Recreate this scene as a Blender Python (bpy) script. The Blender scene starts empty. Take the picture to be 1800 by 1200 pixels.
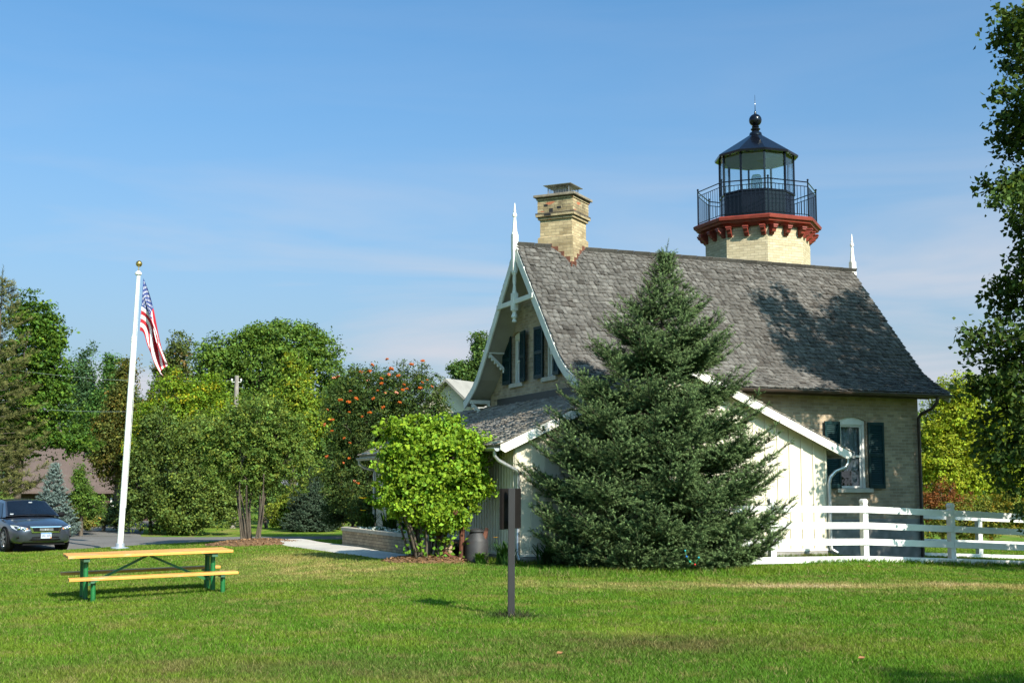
import bpy, bmesh, math, random
import numpy as np
from mathutils import Vector, Matrix
R = math.radians
PI = math.pi
C = bpy.context.scene
COL = C.collection
rng = np.random.default_rng(11)
random.seed(11)

# ---------------------------------------------------------------- camera
FPX, PITCH, ROLL, EYE = 2185.0, 0.114, 0.003, 1.6
cd = bpy.data.cameras.new('camera')
cam = bpy.data.objects.new('camera', cd)
COL.objects.link(cam)
cd.sensor_width = 36.0
cd.lens = FPX / 1800 * 36
cd.clip_start = 0.1
cd.clip_end = 3000
cam.matrix_world = Matrix.Translation((0, 0, EYE)) @ Matrix.Rotation(PI / 2 + PITCH, 4, 'X') @ Matrix.Rotation(ROLL, 4, 'Z')
C.camera = cam

# ---------------------------------------------------------------- sky and sun
SUN_EL, SUN_ROT = R(35), R(146)
SUN_DIR = Vector((math.sin(SUN_ROT) * math.cos(SUN_EL), math.cos(SUN_ROT) * math.cos(SUN_EL), math.sin(SUN_EL)))
w = bpy.data.worlds.new("World")
C.world = w
w.use_nodes = True
wn = w.node_tree
wn.nodes.clear()
def N(nt, t, **kw):
    n = nt.nodes.new(t)
    for k, v in kw.items():
        setattr(n, k, v)
    return n
w_out = N(wn, 'ShaderNodeOutputWorld')
w_bg = N(wn, 'ShaderNodeBackground')
w_bg.inputs[1].default_value = 0.10
sky = N(wn, 'ShaderNodeTexSky', sky_type='NISHITA', sun_disc=False)
sky.sun_elevation, sky.sun_rotation = SUN_EL, SUN_ROT
sky.altitude, sky.air_density, sky.dust_density, sky.ozone_density = 0, 1.0, 4.0, 6.0
tc = N(wn, 'ShaderNodeTexCoord')
mp = N(wn, 'ShaderNodeMapping')
mp.inputs['Scale'].default_value = (2.0, 2.0, 15.0)
mp.inputs['Location'].default_value = (0.9, 0.4, 0.2)
nz = N(wn, 'ShaderNodeTexNoise')
nz.inputs['Scale'].default_value = 1.2
nz.inputs['Detail'].default_value = 6
nz.inputs['Roughness'].default_value = 0.5
nz.inputs['Distortion'].default_value = 0.5
rp = N(wn, 'ShaderNodeValToRGB')          # thin streaks of high cloud
rp.color_ramp.elements[0].position = 0.43
rp.color_ramp.elements[0].color = (0, 0, 0, 1)
rp.color_ramp.elements[1].position = 0.74
rp.color_ramp.elements[1].color = (0.75, 0.75, 0.75, 1)
sep = N(wn, 'ShaderNodeSeparateXYZ')
hz = N(wn, 'ShaderNodeValToRGB')          # the air whitens towards the horizon
el = hz.color_ramp.elements
for p_, v_ in ((0.0, 0.58), (0.10, 0.46), (0.17, 0.33), (0.28, 0.15), (0.40, 0.02)):
    e = el[0] if p_ == 0.0 else el.new(p_)
    e.position = p_; e.color = (v_, v_, v_, 1)
el[-1].position = 1.0; el[-1].color = (0, 0, 0, 1)
low = N(wn, 'ShaderNodeMapRange')
low.inputs['From Min'].default_value = 0.12; low.inputs['From Max'].default_value = 0.27
low.inputs['To Min'].default_value = 1.0; low.inputs['To Max'].default_value = 0.12
mul = N(wn, 'ShaderNodeMath', operation='MULTIPLY')
add = N(wn, 'ShaderNodeMath', operation='ADD', use_clamp=True)
tint = N(wn, 'ShaderNodeMix', data_type='RGBA', blend_type='MULTIPLY')
tint.inputs[0].default_value = 1.0
tint.inputs[7].default_value = (0.55, 1.0, 1.08, 1)
mixc = N(wn, 'ShaderNodeMix', data_type='RGBA')
mixc.inputs[7].default_value = (3.4, 3.55, 3.95, 1)
L_ = wn.links.new
L_(tc.outputs['Generated'], mp.inputs[0])
L_(tc.outputs['Generated'], sep.inputs[0])
L_(sep.outputs['Z'], hz.inputs[0]); L_(sep.outputs['Z'], low.inputs['Value'])
L_(mp.outputs[0], nz.inputs['Vector'])
L_(nz.outputs['Fac'], rp.inputs[0])
L_(rp.outputs[0], mul.inputs[0]); L_(low.outputs[0], mul.inputs[1])
L_(mul.outputs[0], add.inputs[0]); L_(hz.outputs[0], add.inputs[1])
L_(sky.outputs[0], tint.inputs[6])
L_(add.outputs[0], mixc.inputs[0])
L_(tint.outputs[2], mixc.inputs[6])
L_(mixc.outputs[2], w_bg.inputs[0])
L_(w_bg.outputs[0], w_out.inputs[0])

sd = bpy.data.lights.new('sun', 'SUN')
sd.energy = 4.8
sd.angle = R(0.5)
sd.color = (1.0, 0.92, 0.78)
sun = bpy.data.objects.new('sun', sd)
COL.objects.link(sun)
sun.location = SUN_DIR * 100
sun.rotation_euler = SUN_DIR.to_track_quat('Z', 'Y').to_euler()

C.view_settings.view_transform = 'Standard'
C.view_settings.look = 'None'
C.view_settings.exposure = 0.95
C.view_settings.gamma = 1.0
C.view_settings.use_curve_mapping = False
C.render.engine = 'CYCLES'
C.cycles.max_bounces = 6
C.cycles.transparent_max_bounces = 12
C.cycles.caustics_reflective = False
C.cycles.caustics_refractive = False

# ---------------------------------------------------------------- object helpers
def tag(o, label=None, cat=None, group=None, kind=None):
    if label: o['label'] = label
    if cat: o['category'] = cat
    if group: o['group'] = group
    if kind: o['kind'] = kind
    return o

def thing(name, label, cat, loc=(0, 0, 0), rotz=0.0, group=None):
    o = bpy.data.objects.new(name, None)
    COL.objects.link(o)
    o.empty_display_size = 0.2
    o.location = loc
    o.rotation_euler = (0, 0, rotz)
    return tag(o, label, cat, group)

def copy_tree(o, parent=None):
    c = o.copy()
    COL.objects.link(c)
    if parent is not None:
        c.parent = parent
    for ch in o.children:
        copy_tree(ch, c)
    return c

def sstep(a, b, x):
    t = np.clip((np.asarray(x, float) - a) / (b - a), 0, 1)
    return t * t * (3 - 2 * t)

def vnoise(x, y, seed=0):
    x = np.asarray(x, float); y = np.asarray(y, float)
    xi = np.floor(x).astype(np.int64); yi = np.floor(y).astype(np.int64)
    fx = x - xi; fy = y - yi
    fx = fx * fx * (3 - 2 * fx); fy = fy * fy * (3 - 2 * fy)
    def h(a, b):
        n = (a * 374761393 + b * 668265263 + seed * 1442695041) & 0xFFFFFFFF
        n = ((n ^ (n >> 13)) * 1274126177) & 0xFFFFFFFF
        n = n ^ (n >> 16)
        return (n & 0xFFFF) / 65535.0
    return (h(xi, yi) * (1 - fx) + h(xi + 1, yi) * fx) * (1 - fy) + (h(xi, yi + 1) * (1 - fx) + h(xi + 1, yi + 1) * fx) * fy

def fbm(x, y, o=4, seed=0):
    s = 0; a = 0.5; t = 0
    for k in range(o):
        s = s + a * vnoise(x * 2 ** k, y * 2 ** k, seed + k); t += a; a *= 0.5
    return s / t

def terrain(x, y):
    x = np.asarray(x, float); y = np.asarray(y, float)
    left = -0.034 * np.clip(-3.5 - x, 0, 11)
    left = left - 0.03 * np.exp(-((x + 6.6) ** 2 + (y - 18.4) ** 2) / 16.0)
    left = left - 0.09 * np.exp(-((x + 14.2) ** 2 + (y - 37.8) ** 2) / 16.0)
    far = -0.42 * sstep(34, 46, y) * (1 - sstep(-2, 6, x))
    z = np.minimum(left, far)
    z = z - 0.046 * np.clip(x - 7.2, 0, 9) * sstep(17, 25, y)
    z = z - 0.5 * sstep(55, 95, y)
    z = z + 0.07 * np.exp(-((x + 1.75) ** 2 + (y - 25.9) ** 2) / 0.9)
    z = z + 0.10 * np.exp(-((x + 7.35) ** 2 + (y - 35.6) ** 2) / 1.2)
    z = z + 0.03 * (fbm(x * 0.4, y * 0.4, 2, 3) - 0.5) * sstep(4, 12, y)
    return z
def tz(x, y): return float(terrain(x, y))

def ray(px, py):
    a, b = px - 900, py - 600
    cr, sr = math.cos(ROLL), math.sin(ROLL)
    u = a * cr + b * sr; v = -a * sr + b * cr
    c, s = math.cos(PITCH), math.sin(PITCH)
    zc = -v / FPX
    return Vector((u / FPX, c - zc * s, s + zc * c))
def at(px, py, depth):
    "the world point seen at a photograph pixel, at a given real distance in front of the viewer"
    r = ray(px, py)
    return Vector((0, 0, EYE)) + r * (depth / r.y)

# ---------------------------------------------------------------- materials
MATS = {}
def mat(name):
    m = bpy.data.materials.new(name)
    m.use_nodes = True
    nt = m.node_tree
    b = nt.nodes['Principled BSDF']
    return m, nt, b
def rgba(c): return (c[0], c[1], c[2], 1.0)
def noise(nt, vec, scale, detail=4, rough=0.55):
    n = N(nt, 'ShaderNodeTexNoise')
    n.inputs['Scale'].default_value = scale
    n.inputs['Detail'].default_value = detail
    n.inputs['Roughness'].default_value = rough
    if vec is not None: nt.links.new(vec, n.inputs['Vector'])
    return n.outputs['Fac']
def ramp(nt, fac, stops):
    r = N(nt, 'ShaderNodeValToRGB')
    el = r.color_ramp.elements
    while len(el) < len(stops): el.new(0.5)
    for e, (p, c) in zip(el, stops):
        e.position = p; e.color = rgba(c) if len(c) == 3 else c
    nt.links.new(fac, r.inputs[0])
    return r.outputs[0]
def mix(nt, fac, a, b, mode='MIX'):
    m = N(nt, 'ShaderNodeMix', data_type='RGBA', blend_type=mode)
    if isinstance(fac, (int, float)): m.inputs[0].default_value = fac
    else: nt.links.new(fac, m.inputs[0])
    for i, v in ((6, a), (7, b)):
        if isinstance(v, tuple): m.inputs[i].default_value = rgba(v)
        else: nt.links.new(v, m.inputs[i])
    return m.outputs[2]
def bump(nt, b, h, strength=0.3, dist=0.01):
    n = N(nt, 'ShaderNodeBump')
    n.inputs['Strength'].default_value = strength
    n.inputs['Distance'].default_value = dist
    nt.links.new(h, n.inputs['Height'])
    nt.links.new(n.outputs[0], b.inputs['Normal'])
def uvn(nt): return N(nt, 'ShaderNodeUVMap').outputs[0]
def obj_co(nt): return N(nt, 'ShaderNodeTexCoord').outputs['Object']
def attr(nt, name='Col'): return N(nt, 'ShaderNodeAttribute', attribute_name=name).outputs['Color']
def scaled(nt, vec, s):
    m = N(nt, 'ShaderNodeMapping')
    m.inputs['Scale'].default_value = s
    nt.links.new(vec, m.inputs[0])
    return m.outputs[0]

def paint(name, col, rough=0.5, var=0.12, scale=6.0, metal=0.0, bump_s=0.08, spec=0.5, dirt=None):
    m, nt, b = mat(name)
    co = obj_co(nt)
    f = noise(nt, co, scale, 5)
    lo = tuple(c * (1 - var) for c in col); hi = tuple(min(1, c * (1 + var * 0.6)) for c in col)
    c = ramp(nt, f, [(0.3, lo), (0.7, hi)])
    if dirt:
        d = noise(nt, co, scale * 0.5 + 1.7, 6, 0.65)
        c = mix(nt, ramp(nt, d, [(0.56, (0, 0, 0)), (0.74, (0.6, 0.6, 0.6))]), c, dirt)
    nt.links.new(c, b.inputs['Base Color'])
    b.inputs['Roughness'].default_value = rough
    b.inputs['Metallic'].default_value = metal
    b.inputs['Specular IOR Level'].default_value = spec
    if bump_s: bump(nt, b, noise(nt, co, scale * 8, 3), bump_s, 0.004)
    MATS[name] = m
    return m

def brick(name, c1, c2, mortar, w_=0.205, h_=0.073, stain=(0.10, 0.08, 0.06), stain_amt=0.35, odd=None):
    m, nt, b = mat(name)
    uv = uvn(nt)
    t = N(nt, 'ShaderNodeTexBrick', offset=0.5)
    t.inputs['Scale'].default_value = 1.0
    t.inputs['Mortar Size'].default_value = 0.006
    t.inputs['Mortar Smooth'].default_value = 0.3
    t.inputs['Bias'].default_value = 0.0
    t.inputs['Brick Width'].default_value = w_
    t.inputs['Row Height'].default_value = h_
    t.inputs['Color1'].default_value = rgba(c1)
    t.inputs['Color2'].default_value = rgba(c2)
    t.inputs['Mortar'].default_value = rgba(mortar)
    # slightly uneven coursing
    wob = N(nt, 'ShaderNodeTexNoise'); wob.inputs['Scale'].default_value = 3.0
    nt.links.new(uv, wob.inputs['Vector'])
    wm = N(nt, 'ShaderNodeVectorMath', operation='MULTIPLY_ADD')
    wm.inputs[1].default_value = (0.012, 0.012, 0)
    nt.links.new(wob.outputs['Color'], wm.inputs[0]); nt.links.new(uv, wm.inputs[2])
    nt.links.new(wm.outputs[0], t.inputs['Vector'])
    c = t.outputs['Color']
    f = noise(nt, uv, 1.3, 6, 0.6)
    c = mix(nt, ramp(nt, f, [(0.45, (0, 0, 0)), (0.75, (stain_amt,) * 3)]), c, stain)
    f2 = noise(nt, scaled(nt, uv, (5.0, 14.0, 1)), 1.0, 2)
    c = mix(nt, 0.5, c, ramp(nt, f2, [(0.3, (0.62, 0.62, 0.6)), (0.7, (1.0, 1.0, 1.0))]), 'MULTIPLY')
    if odd:
        f3 = noise(nt, scaled(nt, uv, (2.6, 9.0, 1)), 1.0, 1)
        c = mix(nt, ramp(nt, f3, [(0.66, (0, 0, 0)), (0.70, (0.8, 0.8, 0.8))]), c, odd)
    nt.links.new(c, b.inputs['Base Color'])
    b.inputs['Roughness'].default_value = 0.9
    b.inputs['Specular IOR Level'].default_value = 0.2
    inv = N(nt, 'ShaderNodeMath', operation='SUBTRACT'); inv.inputs[0].default_value = 1.0
    nt.links.new(t.outputs['Fac'], inv.inputs[1])
    add = N(nt, 'ShaderNodeMath', operation='ADD')
    nt.links.new(inv.outputs[0], add.inputs[0]); nt.links.new(noise(nt, uv, 25, 3), add.inputs[1])
    bump(nt, b, add.outputs[0], 0.5, 0.008)
    MATS[name] = m
    return m

def leafmat(name, trans=0.35, rough=0.6, spec=0.10, tcol=(1.25, 1.25, 0.35)):
    m, nt, b = mat(name)
    a = attr(nt)
    nt.links.new(a, b.inputs['Base Color'])
    b.inputs['Roughness'].default_value = rough
    b.inputs['Specular IOR Level'].default_value = spec
    tr = N(nt, 'ShaderNodeBsdfTranslucent')
    nt.links.new(mix(nt, 1.0, a, tcol, 'MULTIPLY'), tr.inputs['Color'])
    ms = N(nt, 'ShaderNodeMixShader')
    ms.inputs[0].default_value = trans
    out = nt.nodes['Material Output']
    nt.links.new(b.outputs[0], ms.inputs[1]); nt.links.new(tr.outputs[0], ms.inputs[2])
    nt.links.new(ms.outputs[0], out.inputs[0])
    MATS[name] = m
    return m

def attrmat(name, rough=0.85, grain=None, bump_s=0.4, spec=0.2):
    m, nt, b = mat(name)
    c = attr(nt)
    uv = uvn(nt)
    f = noise(nt, scaled(nt, uv, grain or (6, 6, 6)), 1.0, 5, 0.6)
    c = mix(nt, 0.85, c, ramp(nt, f, [(0.25, (0.45, 0.44, 0.43)), (0.5, (0.95, 0.95, 0.95)), (0.8, (1.35, 1.33, 1.3))]), 'MULTIPLY')
    g = noise(nt, scaled(nt, uv, (1.5, 0.30, 1)), 1.0, 5, 0.6)      # run-off streaks down the slope
    c = mix(nt, 0.8, c, ramp(nt, g, [(0.32, (0.62, 0.61, 0.60)), (0.55, (1.0, 1.0, 1.0)), (0.75, (1.22, 1.2, 1.16))]), 'MULTIPLY')
    nt.links.new(c, b.inputs['Base Color'])
    b.inputs['Roughness'].default_value = rough
    b.inputs['Specular IOR Level'].default_value = spec
    bump(nt, b, f, bump_s, 0.01)
    MATS[name] = m
    return m

def glassmat(name, tint=(0.9, 0.95, 0.95), base_refl=0.06):
    m, nt, b = mat(name)
    out = nt.nodes['Material Output']
    g = N(nt, 'ShaderNodeBsdfGlossy'); g.inputs['Roughness'].default_value = 0.02
    t = N(nt, 'ShaderNodeBsdfTransparent'); t.inputs['Color'].default_value = rgba(tint)
    fr = N(nt, 'ShaderNodeLayerWeight')
    pw = N(nt, 'ShaderNodeMath', operation='POWER'); pw.inputs[1].default_value = 4.0
    nt.links.new(fr.outputs['Facing'], pw.inputs[0])
    wob = N(nt, 'ShaderNodeBump'); wob.inputs['Strength'].default_value = 0.15; wob.inputs['Distance'].default_value = 0.01
    nt.links.new(noise(nt, obj_co(nt), 3.0, 2), wob.inputs['Height'])
    nt.links.new(wob.outputs[0], g.inputs['Normal'])
    ad = N(nt, 'ShaderNodeMath', operation='ADD', use_clamp=True); ad.inputs[1].default_value = base_refl
    nt.links.new(pw.outputs[0], ad.inputs[0])
    ms = N(nt, 'ShaderNodeMixShader')
    nt.links.new(ad.outputs[0], ms.inputs[0]); nt.links.new(t.outputs[0], ms.inputs[1]); nt.links.new(g.outputs[0], ms.inputs[2])
    nt.links.new(ms.outputs[0], out.inputs[0])
    MATS[name] = m
    return m

# ---------------------------------------------------------------- mesh helpers
def uv_from_normals(me):
    "UVs in metres: u along the level direction of each face, v up its slope"
    n = len(me.polygons)
    if n == 0: return
    nl = len(me.loops)
    co = np.empty(len(me.vertices) * 3); me.vertices.foreach_get('co', co); co = co.reshape(-1, 3)
    li = np.empty(nl, np.int32); me.loops.foreach_get('vertex_index', li)
    tot = np.empty(n, np.int32); me.polygons.foreach_get('loop_total', tot)
    nr = np.empty(n * 3); me.polygons.foreach_get('normal', nr); nr = nr.reshape(-1, 3)
    t = np.stack([-nr[:, 1], nr[:, 0], np.zeros(n)], 1)
    ln = np.linalg.norm(t, axis=1, keepdims=True)
    t = np.where(ln > 0.05, t / np.maximum(ln, 1e-9), np.array([[1.0, 0, 0]]))
    bt = np.cross(nr, t)
    pi = np.repeat(np.arange(n), tot)
    p = co[li]
    uv = np.stack([(p * t[pi]).sum(1), (p * bt[pi]).sum(1)], 1)
    l = me.uv_layers.new(name='UVMap')
    l.data.foreach_set('uv', uv.astype(np.float32).ravel())

def link_mesh(name, me, mats, parent):
    o = bpy.data.objects.new(name, me)
    COL.objects.link(o)
    for m in (mats if isinstance(mats, (list, tuple)) else [mats]):
        me.materials.append(m)
    if parent is not None: o.parent = parent
    return o

class MB:
    def __init__(s):
        s.v = []; s.f = []; s.mi = []; s.c = []
    def add(s, vs, fs, m=0, col=(1, 1, 1)):
        b = len(s.v)
        s.v += [tuple(p) for p in vs]
        for f in fs:
            s.f.append([b + i for i in f]); s.mi.append(m); s.c.append(col)
        return s
    BOXF = [(0, 3, 2, 1), (4, 5, 6, 7), (0, 1, 5, 4), (1, 2, 6, 5), (2, 3, 7, 6), (3, 0, 4, 7)]
    def box(s, x0, x1, y0, y1, z0, z1, m=0, col=(1, 1, 1)):
        return s.add([(x0, y0, z0), (x1, y0, z0), (x1, y1, z0), (x0, y1, z0), (x0, y0, z1), (x1, y0, z1), (x1, y1, z1), (x0, y1, z1)], s.BOXF, m, col)
    def beam(s, a, b, wd, ht, up=(0, 0, 1), m=0, col=(1, 1, 1)):
        a = Vector(a); b = Vector(b); d = (b - a).normalized()
        sd_ = d.cross(Vector(up))
        sd_ = sd_.normalized() if sd_.length > 1e-4 else Vector((1, 0, 0))
        u = sd_.cross(d).normalized()
        sd_ *= wd / 2; u *= ht / 2
        return s.add([a - sd_ - u, a + sd_ - u, a + sd_ + u, a - sd_ + u, b - sd_ - u, b + sd_ - u, b + sd_ + u, b - sd_ + u], s.BOXF, m, col)
    def prism(s, pts, vec, m=0, col=(1, 1, 1)):
        n = len(pts); vec = Vector(vec)
        vs = [Vector(p) for p in pts] + [Vector(p) + vec for p in pts]
        fs = [tuple(range(n))[::-1], tuple(range(n, 2 * n))] + [(i, (i + 1) % n, n + (i + 1) % n, n + i) for i in range(n)]
        return s.add(vs, fs, m, col)
    def quad(s, a, b, c, d, m=0, col=(1, 1, 1)):
        return s.add([a, b, c, d], [(0, 1, 2, 3)], m, col)
    def tube(s, pts, rad, n=8, caps=True, m=0, col=(1, 1, 1)):
        pts = [Vector(p) for p in pts]
        if not isinstance(rad, (list, tuple)): rad = [rad] * len(pts)
        vs = []; fs = []
        ref = Vector((0.31, 0.17, 0.93))
        prev = None
        for i, p in enumerate(pts):
            d = (pts[min(i + 1, len(pts) - 1)] - pts[max(i - 1, 0)])
            d = d.normalized() if d.length > 1e-9 else Vector((0, 0, 1))
            if prev is None:
                a = d.cross(ref)
                if a.length < 0.1: a = d.cross(Vector((1, 0, 0)))
            else:
                a = prev - d * prev.dot(d)
            a.normalize(); prev = a
            b = d.cross(a)
            for k in range(n):
                t = 2 * PI * k / n
                vs.append(p + (a * math.cos(t) + b * math.sin(t)) * rad[i])
        for i in range(len(pts) - 1):
            for k in range(n):
                k2 = (k + 1) % n
                fs.append((i * n + k, i * n + k2, (i + 1) * n + k2, (i + 1) * n + k))
        if caps:
            fs.append(tuple(range(n))[::-1]); fs.append(tuple(range((len(pts) - 1) * n, len(pts) * n)))
        return s.add(vs, fs, m, col)
    def lathe(s, prof, cx=0, cy=0, n=12, rot=0.0, m=0, col=(1, 1, 1), caps=True):
        vs = []; fs = []
        for r, z in prof:
            for k in range(n):
                t = rot + 2 * PI * k / n
                vs.append((cx + r * math.cos(t), cy + r * math.sin(t), z))
        for i in range(len(prof) - 1):
            for k in range(n):
                k2 = (k + 1) % n
                fs.append((i * n + k, i * n + k2, (i + 1) * n + k2, (i + 1) * n + k))
        if caps:
            fs.append(tuple(range(n))[::-1]); fs.append(tuple(range((len(prof) - 1) * n, len(prof) * n)))
        return s.add(vs, fs, m, col)
    def sphere(s, c, r, nu=12, nv=8, m=0, col=(1, 1, 1), sc=(1, 1, 1)):
        prof = [(max(1e-4, math.sin(PI * i / nv)), -math.cos(PI * i / nv)) for i in range(nv + 1)]
        vs = []; fs = []
        for pr, pz in prof:
            for k in range(nu):
                t = 2 * PI * k / nu
                vs.append((c[0] + r * sc[0] * pr * math.cos(t), c[1] + r * sc[1] * pr * math.sin(t), c[2] + r * sc[2] * pz))
        for i in range(nv):
            for k in range(nu):
                k2 = (k + 1) % nu
                fs.append((i * nu + k, i * nu + k2, (i + 1) * nu + k2, (i + 1) * nu + k))
        return s.add(vs, fs, m, col)
    def build(s, name, mats, parent=None, smooth=False, bevel=0.0, fix=True, angle=35):
        me = bpy.data.meshes.new(name)
        me.from_pydata(s.v, [], s.f)
        me.polygons.foreach_set('material_index', s.mi)
        at_ = me.attributes.new('Col', 'FLOAT_COLOR', 'FACE')
        at_.data.foreach_set('color', np.array([list(c) + [1.0] for c in s.c], np.float32).ravel())
        if fix or bevel:
            bm = bmesh.new(); bm.from_mesh(me)
            if fix: bmesh.ops.recalc_face_normals(bm, faces=bm.faces)
            if bevel:
                bmesh.ops.bevel(bm, geom=list(bm.edges), offset=bevel, segments=2, affect='EDGES', profile=0.5, clamp_overlap=True)
            bm.to_mesh(me); bm.free()
        me.update()
        uv_from_normals(me)
        if smooth:
            me.polygons.foreach_set('use_smooth', np.ones(len(me.polygons), bool))
            try: me.set_sharp_from_angle(angle=R(angle))
            except Exception: pass
        return link_mesh(name, me, mats, parent)

def np_mesh(name, V, F, m, parent=None, facecol=None, smooth=False, uv=False):
    V = np.ascontiguousarray(V, np.float32); F = np.ascontiguousarray(F, np.int32)
    me = bpy.data.meshes.new(name)
    k = F.shape[1]
    me.vertices.add(len(V)); me.vertices.foreach_set('co', V.ravel())
    me.loops.add(F.size); me.loops.foreach_set('vertex_index', F.ravel())
    me.polygons.add(len(F)); me.polygons.foreach_set('loop_start', np.arange(0, F.size, k, dtype=np.int32))
    if facecol is not None:
        a = me.attributes.new('Col', 'FLOAT_COLOR', 'FACE')
        a.data.foreach_set('color', np.concatenate([facecol, np.ones((len(F), 1))], 1).astype(np.float32).ravel())
    me.update(calc_edges=True)
    if smooth: me.polygons.foreach_set('use_smooth', np.ones(len(F), bool))
    if uv: uv_from_normals(me)
    return link_mesh(name, me, m, parent)

def unit(a): return a / np.maximum(np.linalg.norm(a, axis=-1, keepdims=True), 1e-9)

def leaves(P, Nn, size, col, aspect=0.62, droop=0.25, axis=None):
    "one rhombic leaf face per point"
    n = len(P)
    if axis is None: axis = rng.normal(size=(n, 3))
    t = unit(axis - Nn * (axis * Nn).sum(1, keepdims=True))
    b = np.cross(Nn, t)
    s = size[:, None]
    base = P - t * s * 0.5
    tip = P + t * s * 0.5 - Nn * s * droop
    mid = P + t * s * 0.05
    l = mid + b * s * aspect * 0.5; r = mid - b * s * aspect * 0.5
    V = np.stack([base, r, tip, l], 1).reshape(-1, 3)
    F = np.arange(n * 4).reshape(n, 4)
    return V, F, col

def jitter_cols(base, n, var=0.25, hue=0.12, clump=None):
    base = np.array(base, float)
    f = 1 + var * rng.normal(size=(n, 1))
    if clump is not None: f = f * clump[:, None]
    h = rng.normal(size=(n, 1)) * hue
    c = base[None] * np.clip(f, 0.3, 2.2) * np.concatenate([1 + h, 1 + 0.2 * h, 1 - h], 1)
    return np.clip(c, 0.002, 1)

LEAF_S, LEAF_N, LEAF_C = 0.60, 2.5, 1.38
FRQ = rng.normal(size=(5, 3, 3)) * 1.2; CPH = rng.random(5) * 6.28
def crown_leaves(lobes, nclump, per, cr, leaf, base, alt=None, alt_p=0.0, shell=0.6, var=0.18, cvar=0.22, flat=0.7, up=0.5, aspect=0.62, droop=0.25, inner=0.5, hue=0.12, irregular=0.70):
    leaf = leaf * LEAF_S; per = int(per * LEAF_N); nclump = int(nclump * 1.2); base = tuple(c * LEAF_C for c in base); alt = tuple(c * LEAF_C for c in alt) if alt else None
    lob = np.array(lobes, float)
    ar = lob[:, 3] * lob[:, 4] + lob[:, 4] * lob[:, 5] + lob[:, 3] * lob[:, 5]
    cr = cr * 0.70
    need = nclump; cs = []; ds = []
    while need > 0:
        k = rng.choice(len(lob), size=need * 2, p=ar / ar.sum())
        d = unit(rng.normal(size=(need * 2, 3)))
        rr = shell + (1 - shell) * rng.random(need * 2) ** 0.6
        deep = rng.random(need * 2) < 0.22; rr[deep] *= 0.6
        wv_ = np.zeros(len(k))
        for q in range(5):
            fr_ = FRQ[q] * (1.3 + 0.9 * q); wv_ += np.sin(d @ fr_.T + k[:, None] * 1.7 + CPH[q]).sum(1) * (0.16 / (1 + 0.35 * q))
        c = lob[k, :3] + d * (rr * (1 + irregular * np.clip(wv_, -1, 1)))[:, None] * lob[k, 3:]
        q = np.linalg.norm((c[:, None] - lob[None, :, :3]) / lob[None, :, 3:], axis=2)
        q[np.arange(len(k)), k] = 9
        ok = q.min(1) > inner
        c = c[ok][:need]; cs.append(c); ds.append(d[ok][:need]); need -= len(c)
    cs = np.concatenate(cs); ds = np.concatenate(ds)
    n = nclump * per
    ci = np.repeat(np.arange(nclump), per)
    crs = cr * (0.5 + 1.0 * rng.random(nclump) ** 1.5)
    off = np.clip(rng.normal(size=(n, 3)), -1.7, 1.7) * np.array([1, 1, flat]) * crs[ci][:, None] * 0.55
    P = cs[ci] + off
    Nn = unit(ds[ci] * 0.6 + np.array([0, 0, up]) + rng.normal(size=(n, 3)) * 0.75)
    cf = np.clip(1 + cvar * rng.normal(size=nclump), 0.45, 1.7)
    col = jitter_cols(base, n, var, hue, cf[ci])
    if alt is not None:
        pick = (rng.random(nclump) < alt_p)[ci] & (rng.random(n) < 0.7)
        col[pick] = jitter_cols(alt, int(pick.sum()), var, hue)
    size = leaf * (0.5 + 0.95 * rng.random(n) ** 1.3)
    V, F, col = leaves(P, Nn, size, col, aspect, droop)
    return V, F, col, cs

def limb(mb, a, b, r0, r1, bend=0.12, n=6, steps=4):
    a = Vector(a); b = Vector(b)
    ln = (b - a).length
    pts = []; rad = []
    o1 = Vector(rng.normal(size=3)) * ln * bend
    for i in range(steps + 1):
        t = i / steps
        p = a.lerp(b, t) + o1 * math.sin(PI * t) * 0.6 + Vector((0, 0, ln * bend * 0.5 * math.sin(PI * t)))
        pts.append(p); rad.append(r0 + (r1 - r0) * t)
    mb.tube(pts, rad, n)

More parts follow.
